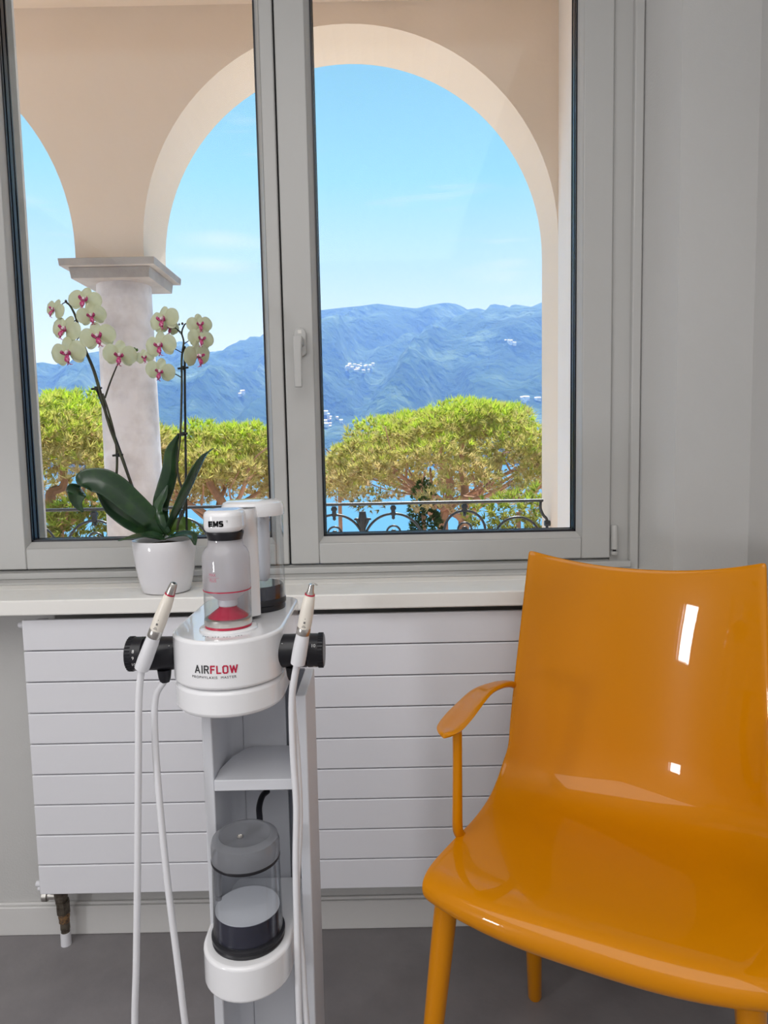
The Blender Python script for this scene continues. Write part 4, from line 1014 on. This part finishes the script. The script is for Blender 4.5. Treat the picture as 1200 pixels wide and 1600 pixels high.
for (u, v, a) in ((184, 711, 20), (285, 678, 0), (151, 607, 20), (286, 575, 0)):
    c = at(u, v, 1.50); dx = .011; b = MB().tube([c+Vector((-dx, 0, -.001)), c+Vector((dx, 0, .001))], .0022, 8); b.lathe([(0, -.004), (.0045, -.004), (.0045, .004), (0, .004)], tuple(c), 10)
    b.build('stem_clip', M['stake'], orc)
# one flower in its own frame: x right, y up, z towards the bee
def petal_rows(ang, L, Wd, curl, base=.0015, cup=.10, nL=13, nW=9, pw=.62, z0=0):
    rows = []; ca, sa = math.cos(ang), math.sin(ang)
    for i in range(nL):
        t = math.sin(math.pi/2*i/(nL-1)); w = Wd/2*max(.12, math.sin(math.pi/2*min(1, t/.6))**pw)*math.sqrt(max(0, 1-max(0, (t-.5)/.5)**2.2))+.0001
        r = []
        for j in range(nW):
            s = -1+2*j/(nW-1); l = base+t*L; q = s*w
            z = z0+curl*t*t - cup*w*s*s+.0008*math.sin(9*t+3*s)
            r.append((l*ca-q*sa, l*sa+q*ca, z))
        rows.append(r)
    return rows
def flower_proto():
    b = MB()
    for ang, L, Wd, cu, z0 in ((90, .030, .021, -.004, -.0012), (212, .027, .018, -.003, -.0014), (328, .027, .018, -.003, -.0014)):
        b.grid(petal_rows(math.radians(ang), L, Wd, cu, z0=z0))
    for ang in (12, 168):
        b.grid(petal_rows(math.radians(ang), .033, .037, -.003, cup=.05, pw=.42, z0=.0006))
    fl = b.build('flower', M['petal'], orc, local=True, angle=80, sub=1)
    c = MB().tube(smooth_path([(0, .002, 0), (0, .003, .006), (0, .0015, .010)], 4), lerp_list([.0030, .0034, .0022], 9), 10)
    col_ = c.build('flower_column', M['lipw'], fl, local=True)
    l = MB()
    l.tube(smooth_path([(0, -.001, .002), (0, -.006, .008), (0, -.012, .010), (0, -.016, .007)], 4), lerp_list([.002, .0042, .0050, .0012], 13), 10, flat=.5)
    for sx in (-1, 1):
        l.grid([[Vector((sx*(.002+.0062*math.sin(math.pi*.5*t)+.0015*s), -.001+.006*t-.002*s, .004+.009*t-.0015*s*s)) for s in (-1.2, -.6, 0, .6, 1.2)] for t in np.linspace(0, 1, 6)])
        l.tube(smooth_path([(0, -.014, .008), (sx*.002, -.019, .007), (sx*.005, -.020, .004)], 3), lerp_list([.0009, .0006, .0003], 7), 6)
    lp = l.build('lip', M['lip'], fl, local=True, angle=70, solid=.0006); lp['label'] = 'magenta veined lip'
    return fl
proto = flower_proto()
# (u, v, Y, scale, yaw, pitch, spin): yaw turns it left/right, measured from facing the viewer
FL = [(132, 470, 1.487, .92, 5, 12, -8), (85, 485, 1.490, .72, -25, 5, -20), (143, 494, 1.478, .80, 15, -5, 10), (102, 516, 1.482, .95, -15, 8, -18), (107, 553, 1.470, 1.02, -5, -5, 8),
      (153, 527, 1.472, .98, 12, 5, 14), (187, 556, 1.470, .92, 10, -8, -6), (226, 559, 1.484, .52, 10, 0, 8),
      (256, 501, 1.478, .95, -20, 8, 10), (264, 512, 1.500, .62, 40, -10, -10), (251, 541, 1.474, .92, -10, 0, 6), (250, 581, 1.478, .82, 5, -10, -12),
      (312, 508, 1.485, .72, 25, 5, 5), (314, 530, 1.478, .74, 30, 0, -8), (309, 557, 1.472, .92, 55, -12, 10)]
for i, (u, v, Y, sc, yw, pt, sp) in enumerate(FL):
    if i == 0: f = proto
    else:
        f = proto.copy(); COL.objects.link(f); f.parent = orc
        for ch in proto.children: c = ch.copy(); COL.objects.link(c); c.parent = f
    pos = at(u, v, Y)-Vector(orc['wloc'])
    z = Vector((math.sin(math.radians(yw)), -math.cos(math.radians(yw))*math.cos(math.radians(pt)), math.sin(math.radians(pt)))).normalized()
    x = Vector((0, 0, 1)).cross(z).normalized(); y = z.cross(x); R3 = Matrix((x, y, z)).transposed().to_4x4()
    f.matrix_local = Matrix.Translation(pos) @ R3 @ Matrix.Rotation(math.radians(sp), 4, 'Z') @ Matrix.Scale(sc*1.08, 4)
# flower stalks and buds
for a, c in (((104, 472, 1.50), (92, 483, 1.495)), ((111, 480, 1.50), (128, 470, 1.492)), ((119, 497, 1.50), (140, 492, 1.487)), ((119, 500, 1.50), (106, 515, 1.49)), ((124, 526, 1.50), (112, 550, 1.48)), ((129, 540, 1.50), (150, 530, 1.48)),
             ((187, 560, 1.485), (187, 556, 1.475)), ((200, 560, 1.49), (226, 559, 1.488)), ((283, 522, 1.50), (262, 505, 1.485)), ((286, 552, 1.50), (256, 543, 1.482)), ((284, 590, 1.50), (256, 582, 1.483)),
             ((292, 507, 1.50), (308, 509, 1.49)), ((288, 537, 1.50), (310, 530, 1.485)), ((287, 545, 1.50), (306, 556, 1.48)), ((284, 520, 1.50), (266, 513, 1.503))):
    m_ = tuple((np.array(a)+np.array(c))/2+np.array((0, -3, 0))); p = smooth_path([Q(*a), Q(*m_), Q(*c)], 4)
    MB().tube(p, lerp_list([.0011, .0008], len(p)), 6).build('flower_stalk', M['stem'], orc)
twig('flower_stem', [(187, 560, 1.485), (198, 560, 1.487), (205, 552, 1.487), (210, 546, 1.487)], [.0010, .0008])
for (u, v, r) in ((210, 546, .0035), (214, 547, .0028), (206, 549, .0022), (103, 471, .0028), (105, 474, .002), (285, 506, .0026), (280, 507, .002)):
    c = at(u, v, 1.488); MB().lathe([(0, -r*1.2), (r*.8, -r*.5), (r, .1*r), (r*.6, r), (0, r*1.3)], tuple(c), 10).build('flower_bud', M['leafp'] if 200 < u < 220 else M['stem'], orc)
